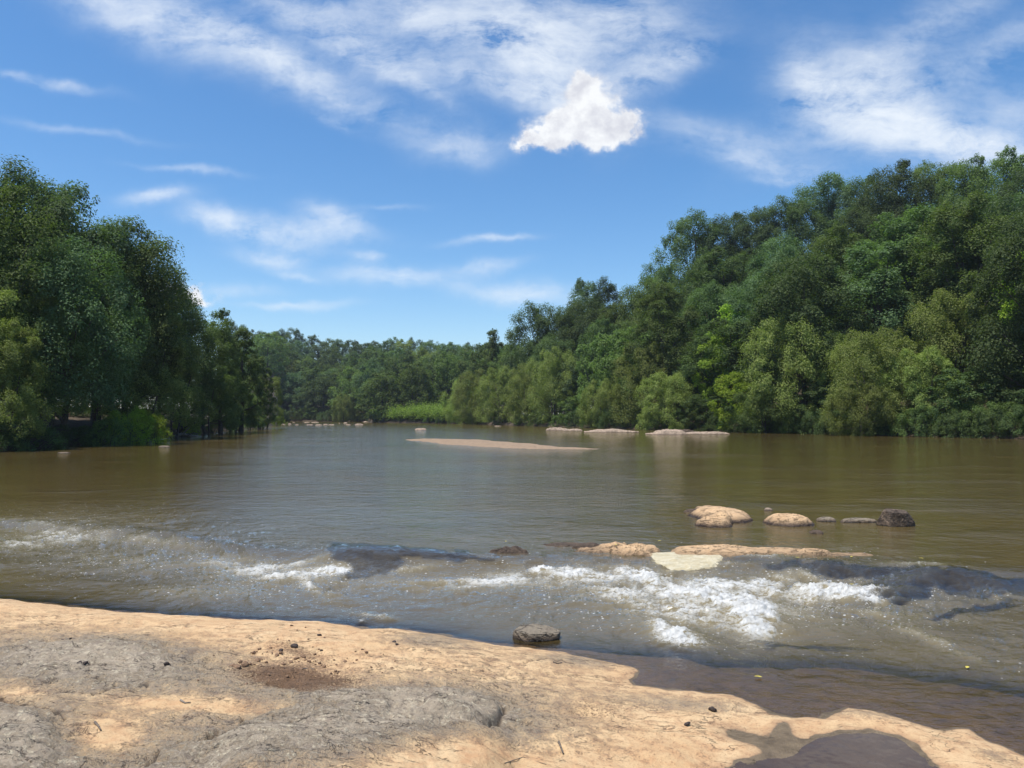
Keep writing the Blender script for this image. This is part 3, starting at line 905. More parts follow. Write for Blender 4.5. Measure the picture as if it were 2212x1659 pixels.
def build_water():
    us = np.concatenate([np.linspace(-3, -0.84, 60), np.linspace(-0.83, 0.80, 1250), np.linspace(0.82, 3, 60)])
    Ys = np.concatenate([CAM_Z * 762.0 / np.linspace(520, 300, 300)[:-1], CAM_Z * 762.0 / np.linspace(300, 60, 260), np.geomspace(29.2, 80, 60), np.geomspace(82, 420, 60)])
    UU, YY = np.meshgrid(us, Ys)
    X = UU * YY
    z, foam, chop, PX, PY = water_surface(X, YY)
    nb = int((Ys < 15.5).sum())
    depth = np.full(X.shape, 1.0); s = np.full(X.shape, -5.0)
    bed, s[:nb], sp, _, _ = bed_height(X[:nb], YY[:nb])
    depth[:nb] = z[:nb] - bed
    # keep the thin rim of water from poking through dry rock
    z = np.where(s > 0.25, -0.30, z)
    # the main current in mid river is ruffled, the slack water by the banks is smoother
    wob = 60 * fbm(X * 0.08, YY * 0.08, 83, 4, 0.6)
    ruffle = 0.34 + 0.30 * sstep(330, 620, PX + wob) * (1 - sstep(1180, 1560, PX - wob + 0.6 * (PY - 950))) + 0.22 * sstep(0.1, 0.45, fbm(X * 0.15, YY * 0.3, 84, 4, 0.6))
    st = 1 - 3.2 * np.abs(fbm(X * 0.9 + 0.5 * YY, YY * 1.6, 81, 4, 0.6))
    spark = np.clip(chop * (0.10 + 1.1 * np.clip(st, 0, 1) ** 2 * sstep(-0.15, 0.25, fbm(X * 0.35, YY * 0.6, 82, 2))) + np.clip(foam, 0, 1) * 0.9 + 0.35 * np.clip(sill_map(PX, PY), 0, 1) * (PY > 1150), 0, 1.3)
    V = np.stack([X, YY, z], -1).reshape(-1, 3)
    F = grid_faces(*X.shape)
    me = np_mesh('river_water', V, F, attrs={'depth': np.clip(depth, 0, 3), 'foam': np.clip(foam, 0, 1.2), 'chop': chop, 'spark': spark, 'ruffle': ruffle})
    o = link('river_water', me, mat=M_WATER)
    tag(o, kind='structure')


build_water()


def mat_puddle():
    m, nt, out = new_mat('puddle_water')
    pos = nt.add('ShaderNodeNewGeometry').outputs['Position']
    nrm = nt.bump(nt.noise(pos, 5, 2, 0.5), 0.006)
    fres = nt.add('ShaderNodeFresnel'); fres.inputs[0].default_value = 1.33; nt.put(fres.inputs['Normal'], nrm)
    gl = nt.add('ShaderNodeBsdfGlossy'); gl.inputs['Roughness'].default_value = 0.03; nt.put(gl.inputs['Normal'], nrm)
    tr = nt.add('ShaderNodeBsdfTransparent'); tr.inputs[0].default_value = (0.70, 0.62, 0.52, 1)
    df = nt.add('ShaderNodeBsdfDiffuse'); df.inputs[0].default_value = (0.12, 0.085, 0.065, 1)
    b = nt.add('ShaderNodeMixShader'); b.inputs[0].default_value = 0.45
    nt.l.new(tr.outputs[0], b.inputs[1]); nt.l.new(df.outputs[0], b.inputs[2])
    s = nt.add('ShaderNodeMixShader'); nt.put(s.inputs[0], fres.outputs[0])
    nt.l.new(b.outputs[0], s.inputs[1]); nt.l.new(gl.outputs[0], s.inputs[2])
    nt.l.new(s.outputs[0], out.inputs[0])
    return m


def build_puddle():
    xs = [p[0] for p in pud_w]; ys = [p[1] for p in pud_w]
    gx, gy = np.meshgrid(np.linspace(min(xs) - .25, max(xs) + .25, 60), np.linspace(min(ys) - .2, max(ys) + .25, 60))
    V = np.stack([gx, gy, np.full(gx.shape, PUD_Z)], -1).reshape(-1, 3)
    F = grid_faces(*gx.shape)
    _, s, sp, _, _ = bed_height(gx, gy)
    ok = (sp.ravel()[F].min(1) < 0.06) & (s.ravel()[F].min(1) > 0.12)
    me = np_mesh('puddle_water', V, F[ok])
    tag(link('puddle_water', me, mat=mat_puddle()), kind='structure')


build_puddle()


# ------------------------------------------------------------------ river rocks (height-field boulders with real thickness)
def rock(name, label, blobs, mat, level=UP, rough=0.16, seed=0, group=None, cat='rock', res=70, skirt=0.25):
    """blobs: (x_px centre, y_px waterline at the front, width px, height px, depth ratio, squareness)"""
    W = []
    for (x, yf, w, h, dr, sq) in blobs:
        X, Y = gp(x, yf, level)
        ww = w / FPX * float(Y) / 2
        dd = ww * dr
        W.append((float(X), float(Y) + dd, ww, dd, h / FPX * float(Y), sq))
    x0 = min(a[0] - a[2] * 1.25 for a in W); x1 = max(a[0] + a[2] * 1.25 for a in W)
    y0 = min(a[1] - a[3] * 1.25 for a in W); y1 = max(a[1] + a[3] * 1.25 for a in W)
    cx, cy = (x0 + x1) / 2, (y0 + y1) / 2
    nx = res if (x1 - x0) > 0.6 * (y1 - y0) else res // 2
    ny = max(14, int(res * 0.7))
    gx, gy = np.meshgrid(np.linspace(x0, x1, nx), np.linspace(y0, y1, ny))
    sc = max(a[2] for a in W)
    nz = fbm(gx / sc * 1.3, gy / sc * 1.3, seed * 7 + 1, 4, 0.55)
    H = np.full(gx.shape, -9.0)
    for (X, Y, ww, dd, hh, sq) in W:
        r = ((np.abs((gx - X) / ww)) ** sq + (np.abs((gy - Y) / dd)) ** sq) ** (1 / sq)
        r = r * (1 + rough * 1.3 * nz)
        h = np.where(r < 1, hh * np.power(np.clip(1 - r ** (1.9 + sq * 0.6), 0, 1), 0.72), -(r - 1) * sc * 1.2)
        H = np.maximum(H, h)
    hm = max(a[4] for a in W)
    H = H + np.where(H > 0, 1, 0) * hm * rough * (0.9 * fbm(gx / sc * 3, gy / sc * 3, seed * 7 + 3, 4, 0.55)) * sstep(0, 0.4 * hm, H)
    tq = H / hm * 3.2 + 0.8 * fbm(gx / sc * 2, gy / sc * 3, seed * 7 + 5, 3)
    H = H + np.where(H > 0.15 * hm, 1, 0) * hm * 0.05 * (sstep(0.0, 0.25, tq - np.floor(tq)) - (tq - np.floor(tq)))
    rg = np.abs(fbm(gx / sc * 1.6, gy / sc * 2.6, seed * 7 + 6, 3))
    H = H - np.where(H > 0, 1, 0) * hm * 0.10 * np.exp(-(rg / 0.035) ** 2)
    H = np.maximum(H, -skirt)
    V = np.stack([gx - cx, gy - cy, H], -1).reshape(-1, 3)
    me = np_mesh(name, V, grid_faces(*gx.shape), attrs={'hgt': H})
    o = link(name, me, mat=mat)
    o.location = (cx, cy, level)
    tag(o, label, cat, group)
    return o


def cut_stone(name, label, x, yf, w, h, mat, level=UP, seed=0, depth=0.8, group=None, flat=0.6, cuts=14):
    import bmesh
    bm = bmesh.new()
    bmesh.ops.create_icosphere(bm, subdivisions=6, radius=1)
    co = np.array([v.co[:] for v in bm.verts])
    r = np.random.RandomState(seed)
    co = np.sign(co) * np.abs(co) ** 0.78
    co = co / np.abs(co).max()
    pl = [(np.array([0.06, -0.10, 1.0]), flat)]
    for i in range(cuts):
        a = i * 2.4 + r.rand(); zz = r.uniform(-.2, .7)
        pl.append((np.array([math.cos(a), math.sin(a), zz]), r.uniform(.80, .98)))
    for n, d in pl:
        n = n / np.linalg.norm(n)
        k = co @ n - d
        co = co - np.outer(np.maximum(k, 0), n) * 0.93
    nrm = co / np.linalg.norm(co, axis=1)[:, None]
    f = 0.035 * fbm(co[:, 0] * 2.5 + co[:, 2] * 1.3, co[:, 1] * 2.5 - co[:, 2] * 2.1, seed, 5, 0.6) + 0.02 * np.abs(fbm(co[:, 0] * 6, co[:, 2] * 9 + co[:, 1] * 3, seed + 3, 3))
    co = co + nrm * f[:, None] * 2.4
    X, Y = gp(x, yf, level); X = float(X); Y = float(Y)
    ww = w / FPX * Y / 2; hh = h / FPX * Y
    ext = np.abs(co).max(0)
    zt = co[:, 2].max()
    co = co / np.array([ext[0], ext[1], zt]) * np.array([ww, ww * depth, hh * 0.78])
    co[:, 2] += hh * 0.22
    for v, c in zip(bm.verts, co): v.co = c
    me = bpy.data.meshes.new(name)
    bm.to_mesh(me); bm.free()
    for p in me.polygons: p.use_smooth = True
    at = me.attributes.new('hgt', 'FLOAT', 'POINT'); at.data.foreach_set('value', co[:, 2].astype(np.float32))
    o = link(name, me, mat=mat)
    o.location = (X, Y + ww * depth * 0.8, level)
    tag(o, label, 'rock', group)
    return o


G1 = 'rocks standing in the calm water above the ledge'
rock('river_rock', 'wide tan flat-topped rock behind the smaller lobed rock in the calm water', [(1582, 1130, 122, 20, 1.5, 2.6), (1545, 1108, 75, 10, .9, 2.2)], M_TAN, seed=1, group=G1, rough=.18)
rock('river_rock', 'low tan rounded rock lapping against the front of the wide flat-topped rock', [(1552, 1141, 80, 17, 1.0, 2.2), (1568, 1134, 42, 24, 1.0, 2.0)], M_TAN, seed=2, group=G1, rough=.12)
rock('river_rock', 'smooth domed tan rock alone between the lobed rock and the dark boulder', [(1722, 1138, 106, 20, .95, 2.2)], M_TAN, seed=3, group=G1, rough=0.16)
cut_stone('boulder', 'blocky dark boulder with a pale streaked face standing in the calm water', 1946, 1138, 80, 34, M_DARK, seed=6, group=G1, flat=.62, depth=.75)
rock('river_rock', 'small grey stone lying beside the right foot of the domed rock', [(1792, 1128, 40, 9, .8, 2.2)], M_GREY, seed=5, group=G1)
rock('river_rock', 'long low wet stone barely showing between domed rock and dark boulder', [(1862, 1130, 84, 9, .35, 2.6)], M_GREY, seed=6, group=G1)
rock('river_rock', 'tiny pale stone just behind and between the two big tan rocks', [(1662, 1104, 18, 6, .8, 2.2)], M_PINK, seed=7, group=G1)
rock('river_rock', 'half sunken brown stone in front of the domed rock', [(1768, 1154, 30, 7, .8, 2.2)], M_WET, seed=8, group=G1)
rock('river_rock', 'flat wet shelf of rock just left of the wide flat-topped rock', [(1505, 1108, 50, 6, .7, 2.2)], M_WET, seed=9, group=G1)

G2 = 'rocks of the ledge across the rapids'
rock('ledge_rock', 'cracked tan ledge rock with dark wet foot next to the yellow foam', [(1378, 1208, 124, 22, .8, 2.4), (1300, 1203, 120, 11, .8, 2.4), (1335, 1200, 90, 20, .8, 2.0)], M_TAN, seed=11, group=G2, rough=0.34, res=100, level=0.10)
rock('ledge_rock', 'low grey shoulder of rock sloping to water left of the cracked ledge rock', [(1225, 1186, 110, 8, .5, 2.2), (1270, 1190, 70, 14, .5, 2.0)], M_WET, seed=12, group=G2, level=0.12)
rock('ledge_rock', 'long thin tan slab of rock along the top of the ledge', [(1565, 1211, 215, 21, .50, 3.2), (1690, 1209, 190, 16, .45, 2.8), (1765, 1209, 100, 19, .5, 2.2), (1845, 1212, 130, 11, .42, 2.6)], M_TAN, seed=13, group=G2, rough=0.10, res=150, level=0.10)
rock('ledge_rock', 'dark wet stone strewn with leaf litter at the middle of the ledge', [(1100, 1206, 96, 19, .5, 2.4)], M_WET, seed=14, group=G2, rough=0.3, level=0.10)
rock('ledge_rock', 'tiny dark stone tip poking out of the smooth dark water hump', [(968, 1194, 24, 5, .6, 2.2)], M_WET, seed=15, group=G2, level=0.14)
rock('ledge_rock', 'low brown wet tail of rock trailing off the right end of the slab', [(1925, 1216, 130, 6, .25, 2.4)], M_WET, seed=16, group=G2, level=0.12)
cut_stone('shore_stone', 'flat grey brown stone in the shallows close to the bedrock shore', 1161, 1386, 106, 22, M_GREY, level=0.0, seed=3, flat=.42, depth=.7, cuts=9)

G3 = 'pale rocks below the trees of the far bank'
for k, (x, yf, w, h, dr, lb) in enumerate([
        (1203, 930, 46, 8, .5, 'pink grey rock hump at the leftmost end of the row under the trees'),
        (1240, 931, 40, 6, .5, 'small pale rock next to the leftmost hump of the row'),
        (1318, 934, 90, 9, .4, 'long pale rock in the middle of the row under the trees'),
        (1352, 934, 50, 5, .4, 'thin pale shelf of rock behind the long pale rock'),
        (1440, 938, 86, 5, .35, 'thin flat pale rock leading to the grey dome'),
        (1453, 939, 80, 14, .6, 'grey domed rock, the tallest one of the row under the trees'),
        (1510, 937, 70, 5, .4, 'low pale rock just right of the grey dome'),
        (1535, 938, 90, 7, .3, 'long flat pale rock, last one of the row on the right'),
        (1480, 934, 40, 8, .5, 'dark stone half hidden behind the grey dome')]):
    rock('river_rock', lb, [(x, yf, w, h * 0.75, dr, 2.3)], M_PINK if k < 8 else M_WET, seed=30 + k, group=G3, res=40, rough=0.38)
rock('river_rock', 'small white stone in mid river beyond the sandbar', [(908, 929, 26, 4, .6, 2.3)], M_PINK, seed=51, res=30)
rock('river_rock', 'small pale log-like stone off the left bank near the bright bush', [(352, 966, 26, 3, .5, 2.3)], M_GREY, seed=52, res=30)
rock('river_rock', 'flat pale stone far out from the shaded left bank, nearest of the two', [(134, 979, 28, 2.2, .5, 2.3)], M_GREY, seed=53, res=30)

G4 = 'pale rocks at the far bend of the river'
FARROCKS = [(612, 918, 14, 3), (625, 917, 10, 3), (634, 913, 6, 2), (662, 913, 16, 2), (680, 913, 22, 2), (668, 918, 20, 2), (688, 919, 20, 3), (703, 918, 14, 3),
            (715, 918, 18, 2), (733, 915, 5, 2), (746, 915, 11, 4), (752, 918, 14, 2), (760, 910, 30, 3), (775, 918, 24, 4), (790, 912, 14, 3), (818, 912, 12, 2),
            (641, 918, 10, 2), (1075, 921, 20, 2)]
WHERE = ['touching the tip of the left bank', 'beside the leafy tip of the left bank', 'alone in the dark reflection, farthest left', 'left one of the bright pair',
         'longer right one of the bright pair', 'at the left end of the nearer row of stones', 'second stone in the nearer row', 'third stone in the nearer row',
         'fourth stone in the nearer row', 'tiny, between the two rows', 'bright and lumpy behind the nearer row', 'fifth stone in the nearer row', 'long flat one against the far shore',
         'lumpy, right end of nearer row', 'grey one under the round far willow', 'flat one near the reed patch', 'pale one in the gap by the left bank', 'flat one below the riverside trees']
for k, ((x, yf, w, h), wh) in enumerate(zip(FARROCKS, WHERE)):
    rock('river_rock', 'pale stone at the river bend, ' + wh, [(x, yf, w * 0.8, h * 0.7, .4, 2.2)], M_PINK, seed=60 + k, group=G4, res=18, rough=0.2)


# sandbar in mid river
def build_sandbar():
    top = [(868, 949), (960, 948), (1060, 951), (1160, 959), (1240, 966), (1310, 969.5)]
    bot = [(1310, 970.5), (1230, 971.5), (1140, 970), (1040, 966), (960, 960), (900, 954)]
    poly = [tuple(float(v) for v in gp(x, y, UP)) for x, y in top + bot]
    xs = [p[0] for p in poly]; ys = [p[1] for p in poly]
    gx, gy = np.meshgrid(np.linspace(min(xs) - 1, max(xs) + 1, 160), np.linspace(min(ys) - 2, max(ys) + 2, 120))
    d = seg_dist(gx, gy, poly + [poly[0]])
    s = np.where(inside(gx, gy, poly), d, -d) - 0.35 + 0.9 * fbm(gx * 0.5, gy * 0.25, 91, 4)
    z = UP + np.clip(s * 0.06, -0.3, 0.10) + 0.012 * fbm(gx * 3, gy * 3, 92, 3) * (s > 0)
    me = np_mesh('sandbar', np.stack([gx, gy, z], -1).reshape(-1, 3), grid_faces(*gx.shape))
    tag(link('sandbar', me, mat=M_SAND), kind='structure')


build_sandbar()


# yellow foam cake caught under the ledge
def build_foam_cake():
    m, nt, out = new_mat('old_foam')
    pos = nt.add('ShaderNodeNewGeometry').outputs['Position']
    n = nt.noise(nt.mapping(pos, scale=(1, 2.2, 1)), 7, 6, 0.65)
    p = nt.add('ShaderNodeBsdfPrincipled')
    nt.put(p.inputs['Base Color'], nt.mix(nt.mrange(n, 0.35, 0.65), (0.46, 0.38, 0.22), (0.60, 0.54, 0.39)))
    p.inputs['Roughness'].default_value = 0.8
    nt.put(p.inputs['Normal'], nt.bump(nt.m('ADD', n, nt.m('MULTIPLY', nt.noise(pos, 60, 3), 0.3)), 0.05))
    nt.l.new(p.outputs[0], out.inputs[0])
    poly = [(1395, 1211), (1450, 1207), (1500, 1206), (1558, 1211), (1560, 1222), (1548, 1232), (1500, 1236), (1450, 1234), (1425, 1228), (1408, 1218)]
    poly = [tuple(float(v) for v in gp(x, y, 0.06)) for x, y in poly]
    xs = [q[0] for q in poly]; ys = [q[1] for q in poly]
    gx, gy = np.meshgrid(np.linspace(min(xs) - .05, max(xs) + .05, 130), np.linspace(min(ys) - .05, max(ys) + .05, 90))
    d = seg_dist(gx, gy, poly + [poly[0]])
    s = np.where(inside(gx, gy, poly), d, -d) + 0.09 * fbm(gx * 4, gy * 5, 95, 5, 0.65)
    wz = water_surface(gx, gy)[0]
    z = wz + np.clip(s * 0.5, -0.06, 0.018) + 0.010 * fbm(gx * 7, gy * 14, 96, 3) * (s > 0)
    me = np_mesh('foam_patch', np.stack([gx, gy, z], -1).reshape(-1, 3), grid_faces(*gx.shape))
    o = link('foam_patch', me, mat=m)
    tag(o, 'cake of cream yellow foam caught below the tan ledge rocks', 'foam')


build_foam_cake()


# ------------------------------------------------------------------ small things on the slab
def zbed(X, Y):
    return float(bed_height(np.array([X]), np.array([Y]))[0][0])


def on_slab(px, py):
    z = 0.2
    for _ in range(4):
        X, Y = gp(px, py, z)
        z = zbed(float(X), float(Y))
    return float(X), float(Y), z


rng = random.Random(4)


def clod_mesh(name, seed, mat):
    import bmesh
    bm = bmesh.new()
    bmesh.ops.create_icosphere(bm, subdivisions=3, radius=1)
    r = random.Random(seed)
    sx, sy, sz = r.uniform(.8, 1.3), r.uniform(.7, 1.1), r.uniform(.5, .8)
    pl = [(Vector((r.gauss(0, 1), r.gauss(0, 1), r.gauss(0, .7))).normalized(), r.uniform(.55, .85)) for _ in range(9)]
    for v in bm.verts:
        p = v.co.copy()
        for n, d in pl:
            k = p.dot(n)
            if k > d: p -= n * (k - d) * 0.85
        f = 1 + 0.1 * float(pn(p.x * 3 + seed, p.y * 3 + p.z * 2, seed))
        v.co = Vector((p.x * sx * f, p.y * sy * f, p.z * sz * f))
    me = bpy.data.meshes.new(name)
    bm.to_mesh(me); bm.free()
    me.materials.append(mat)
    return me


CL = [clod_mesh('dirt_clod', s, M_CLOD) for s in range(5)]
DK = [clod_mesh('dark_clod', s + 9, M_DARKCLOD) for s in range(3)]


def put(name, me, px, py, size_px, label, cat, group=None, sink=0.25):
    X, Y, z = on_slab(px, py)
    o = bpy.data.objects.new(name, me)
    COL.objects.link(o)
    s = size_px / FPX * Y / 2
    o.scale = (s, s, s)
    o.location = (X, Y, z + s * (0.55 - sink))
    o.rotation_euler = (rng.uniform(-.3, .3), rng.uniform(-.3, .3), rng.uniform(0, 6.28))
    tag(o, label, cat, group)
    return o


BIGCL = [(512, 1444, 17), (528, 1438, 16), (500, 1440, 13), (540, 1436, 11), (519, 1432, 12), (556, 1428, 12), (563, 1426, 9), (598, 1416, 10), (606, 1410, 11),
         (575, 1432, 9), (640, 1424, 12), (655, 1420, 10), (628, 1432, 10), (668, 1430, 11), (690, 1434, 9), (612, 1436, 9), (700, 1442, 8), (650, 1446, 10),
         (590, 1444, 8), (548, 1412, 12), (560, 1405, 9), (585, 1400, 8), (783, 1404, 8), (792, 1410, 9), (620, 1462, 9), (580, 1458, 7), (725, 1450, 8), (745, 1430, 8),
         (770, 1424, 7), (680, 1415, 9), (600, 1470, 7), (532, 1476, 9), (630, 1352, 8), (642, 1362, 5), (660, 1356, 5), (700, 1380, 6), (600, 1382, 6), (624, 1384, 5)]
for k, (x, y, s) in enumerate(BIGCL):
    put('dirt_clod', CL[k % 5], x, y, s, 'brown clod of dried mud in the dirt-filled hollow of the slab', 'clod', 'clods of dried mud in the hollow')
SMALL = [(rng.gauss(640, 85), rng.gauss(1438, 20), rng.uniform(3, 6)) for _ in range(70)]
for k, (x, y, s) in enumerate(SMALL):
    put('dirt_crumb', CL[k % 5], x, y, s, 'small brown crumb of mud among the clods in the hollow', 'crumb', 'crumbs of mud in the hollow')
for k, (x, y, s, lb) in enumerate([(636, 1398, 17, 'dark flat stone at the back rim of the dirt hollow'), (607, 1408, 11, 'dark lump leaning among clods at the rim of the hollow'),
                                   (694, 1406, 8, 'small dark pebble on the tan rim right of the hollow'), (136, 1384, 10, 'dark crumb on grey rock at the far left, left of its pair'),
                                   (152, 1386, 8, 'smaller dark crumb beside the one on far left grey rock'), (172, 1432, 11, 'dark round dropping left of a dark stub on grey rock'),
                                   (184, 1434, 15, 'dark elongated stub on the grey rock by the dropping'), (360, 1436, 14, 'black lump alone on the grey dome of rock'),
                                   (852, 1388, 10, 'dark pebble upper one of the pair near the water'), (858, 1394, 12, 'dark pebble lower one of the pair near the water'),
                                   (690, 1374, 12, 'dark clod on the tan strip behind the hollow'), (1538, 1535, 20, 'black lump of debris on the tan rock near the wet inlet'),
                                   (1484, 1566, 16, 'brown lump of debris below the black one on tan rock'), (985, 1448, 5, 'single tiny dark pebble on open tan rock')]):
    put('dark_pebble', DK[k % 3], x, y, s, lb, 'pebble', 'dark pebbles and droppings on the slab')


def stick(name, pxs, rad, mat, label, cat='stick', group=None, lift=0.6):
    pts = []
    for (x, y) in pxs:
        X, Y, z = on_slab(x, y)
        pts.append((X, Y, z + rad * lift))
    n = len(pts)
    v, f = tubes([(pts, [rad * (1 - 0.5 * i / max(1, n - 1)) for i in range(n)])], 8)
    o = link(name, np_mesh(name, v, f), mat=mat)
    tag(o, label, cat, group)


stick('stick', [(1207, 1605), (1211, 1616), (1217, 1630)], 0.009, M_TWIG, 'short grey brown stick on tan rock at the bottom middle')
stick('twig', [(390, 1515), (400, 1520), (412, 1518)], 0.007, M_DRIFT, 'pale curved twig alone on the grey rock')
stick('twig', [(205, 1562), (212, 1570), (218, 1580)], 0.008, M_TWIG, 'small dark mossy twig on the tan patch at lower left')
stick('twig', [(645, 1446), (662, 1445), (678, 1446)], 0.006, M_DRIFT, 'pale flat twig lying in the dirt hollow')
stick('twig', [(1090, 1648), (1130, 1636), (1180, 1652)], 0.003, M_TWIG, 'hair thin dry stem on tan rock at the bottom middle')
stick('twig', [(1195, 1431), (1204, 1434), (1214, 1432)], 0.007, M_TWIG, 'dark curled leaf stalk beside the crack near the shore')


def mat_flat(name, c):
    m, nt, out = new_mat(name)
    p = nt.add('ShaderNodeBsdfPrincipled'); p.inputs['Base Color'].default_value = (*c, 1); p.inputs['Roughness'].default_value = 0.6
    n = nt.noise(nt.add('ShaderNodeNewGeometry').outputs['Position'], 80, 3)
    nt.put(p.inputs['Base Color'], nt.mix(nt.mrange(n, 0.4, 0.6), c, tuple(q * 0.6 for q in c)))
    nt.l.new(p.outputs[0], out.inputs[0])
    return m


M_YL = mat_flat('fallen_leaf', (0.60, 0.50, 0.08))
LEAFPOS = [(1722, 1225, 'on dark water just under the tan slab'), (1840, 1218, 'on dark water near the right end of the slab'), (1990, 1222, 'on the upper water right of the slab'),
           (1840, 1262, 'caught in the sparkling water of the dark sill'), (1855, 1270, 'beside another caught on the dark sill'),
           (1638, 1466, 'drifting on the shallow brown water by the inlet'), (2090, 1448, 'drifting on dark water at the far right'), (1425, 1196, 'on the foot of the cracked ledge rock'),
           (1330, 1204, 'in the litter below the cracked ledge rock'), (1093, 1196, 'on the dark littered stone')]
for k, (x, y, lb) in enumerate(LEAFPOS):
    X, Y = (float(v) for v in gp(x, y, 0.07 if y < 1300 else 0.0))
    z = float(water_surface(np.array([X]), np.array([Y]))[0][0]) + 0.012
    if k >= 7: z += 0.10
    a = rng.uniform(0, 6.28); L = 0.035
    pts = [(-1, 0, 0), (-.5, .38, .1), (.1, .45, .14), (.7, .2, .08), (1, 0, 0), (.7, -.2, .08), (.1, -.45, .14), (-.5, -.38, .1)]
    v = np.array([(X + L * (p[0] * math.cos(a) - p[1] * math.sin(a)), Y + L * (p[0] * math.sin(a) + p[1] * math.cos(a)), z + L * p[2]) for p in pts])
    o = link('fallen_leaf', np_mesh('fallen_leaf', v, np.array([list(range(8))])), mat=M_YL)
    tag(o, 'small yellow fallen leaf ' + lb, 'leaf', 'yellow leaves on the water')


# ------------------------------------------------------------------ trees
def crown_profile(shape, t):
    if shape == 'round': return math.sqrt(max(0.0, 1 - ((t - 0.42) / 0.60) ** 2))
    if shape == 'willow': return math.sqrt(max(0.0, 1 - ((t - 0.30) / 0.72) ** 2)) * (0.85 + 0.15 * math.sin(t * 9))
    if shape == 'column': return (1 - t) ** 0.55 * 0.95 * min(1, 0.55 + t * 2.2)
    if shape == 'pine': return (1 - t) ** 0.8 * min(1, 0.5 + t * 3)
    return math.sqrt(max(0.0, 1 - (t - 0.5) ** 2 * 4))


def gen_tree(seed, H, R, zlo, shape, n_lobes, lobe_r, n_sub, n_leaf, leaf, up=0.35, sub_r=0.40, vert=1.0, stems=1, lean=0.0):
    r = np.random.RandomState(seed)
    lobes = []
    for i in range(n_lobes):
        t = (i + r.rand() * 0.8) / n_lobes
        pr = crown_profile(shape, t)
        a = i * 2.399 + r.rand() * 0.9
        rad = R * pr * (0.45 + 0.50 * math.sqrt(r.rand()))
        L = lobe_r * (0.72 + 0.56 * r.rand()) * (0.72 + 0.35 * pr)
        rad = max(0.0, min(rad, R * (pr + 0.12) - L * 0.45))
        z = zlo * H + t * (H * (1 - zlo) - L * 0.75)
        lobes.append((math.cos(a) * rad + lean * z, math.sin(a) * rad, z, L))
    # a few lobes in the core keep the middle closed
    for i in range(max(3, n_lobes // 5)):
        t = 0.25 + 0.55 * (i + 0.5) / max(3, n_lobes // 5)
        z = zlo * H + t * H * (1 - zlo)
        lobes.append((r.randn() * R * 0.12 + lean * z, r.randn() * R * 0.12, z, lobe_r * 1.0))
    P = []; N = []; S = []
    for (lx, ly, lz, L) in lobes:
        c = np.array([lx, ly, lz])
        outd = np.array([lx - lean * lz, ly, (lz - H * (zlo + 0.35 * (1 - zlo))) * 0.9])
        outd = outd / (np.linalg.norm(outd) + 1e-6)
        for k in range(n_sub):
            d = r.randn(3) + outd * 0.8 + np.array([0, 0, up * 0.8]); d /= np.linalg.norm(d)
            ext = 0.72 if r.rand() > 0.22 else 1.02
            sr = L * sub_r * (0.7 + 0.6 * r.rand()) * (1 if ext < 1 else 0.62)
            sc = c + d * L * ext
            n = max(6, int(n_leaf * (sr / (L * sub_r)) ** 1.6))
            e = r.randn(n, 3); e /= np.linalg.norm(e, axis=1)[:, None]
            rr = sr * np.power(r.rand(n), 0.42)
            pos = sc + e * rr[:, None] * np.array([1, 1, vert])
            nrm = e * 0.55 + d * 0.45 + np.array([0, 0, 0.70]) + r.randn(n, 3) * 0.40
            P.append(pos); N.append(nrm)
            S.append(np.clip(0.5 + 0.25 * r.randn() + 0.30 * r.randn(n), 0, 1))
    P = np.concatenate(P); N = np.concatenate(N); S = np.concatenate(S)
    keep = P[:, 2] > 0.05
    P, N, S = P[keep], N[keep], S[keep]
    N /= np.linalg.norm(N, axis=1)[:, None]
    n = len(P)
    tv = r.randn(n, 3)
    A = np.cross(N, tv); A /= np.linalg.norm(A, axis=1)[:, None]
    B = np.cross(N, A)
    sz = leaf * (0.6 + 0.8 * r.rand(n))[:, None]
    fold = N * sz * 0.18
    V = np.stack([P - A * sz, P - B * sz * 0.55 + fold, P + A * sz, P + B * sz * 0.55 + fold], 1).reshape(-1, 3)
    F = np.arange(n * 4).reshape(-1, 4)
    crown = np_mesh('crown', V, F, smooth=False, attrs={'rnd': np.repeat(S, 4)})
    # trunk and limbs
    paths = []
    rr = random.Random(seed)
    tr = H * 0.018 + 0.05
    tops = []
    for s in range(stems):
        ax, ay = (0, 0) if stems == 1 else (rr.uniform(-.5, .5), rr.uniform(-.4, .4))
        tx, ty = (rr.uniform(-.6, .6), rr.uniform(-.6, .6)) if stems == 1 else (ax * R * 0.9, ay * R * 0.9)
        pts = []; rad = []
        top = H * (0.78 if stems == 1 else 0.62)
        for i in range(8):
            f = i / 7
            pts.append((ax + tx * f + 0.15 * math.sin(f * 5 + seed) + lean * top * f, ay + ty * f + 0.15 * math.cos(f * 4 + seed), top * f - 0.4 * (1 - f)))
            rad.append(tr * (1 if stems == 1 else 0.6) * (1 - 0.78 * f) * (1.35 if i == 0 else 1))
        paths.append((pts, rad)); tops.append((pts, rad))
    for j, (lx, ly, lz, L) in enumerate(lobes[:n_lobes]):
        if j % 2 and n_lobes > 14: continue
        pts0, rad0 = tops[j % len(tops)]
        zt = lz * 0.62
        q = min(range(8), key=lambda i: abs(pts0[i][2] - zt))
        p0 = Vector(pts0[q]); p3 = Vector((lx, ly, lz))
        mid = p0.lerp(p3, 0.5) + Vector((0, 0, -0.06 * (p3 - p0).length))
        rb = rad0[q] * 0.5
        paths.append(([p0, p0.lerp(mid, .6), mid, p3, p3 + (p3 - mid) * 0.25], [rb, rb * .8, rb * .62, rb * .32, rb * .1]))
    tvv, tff = tubes(paths, 7)
    trunk = np_mesh('trunk', tvv, tff)
    trunk.materials.append(M_BARK)
    crown.materials.append(LEAF['mid'])
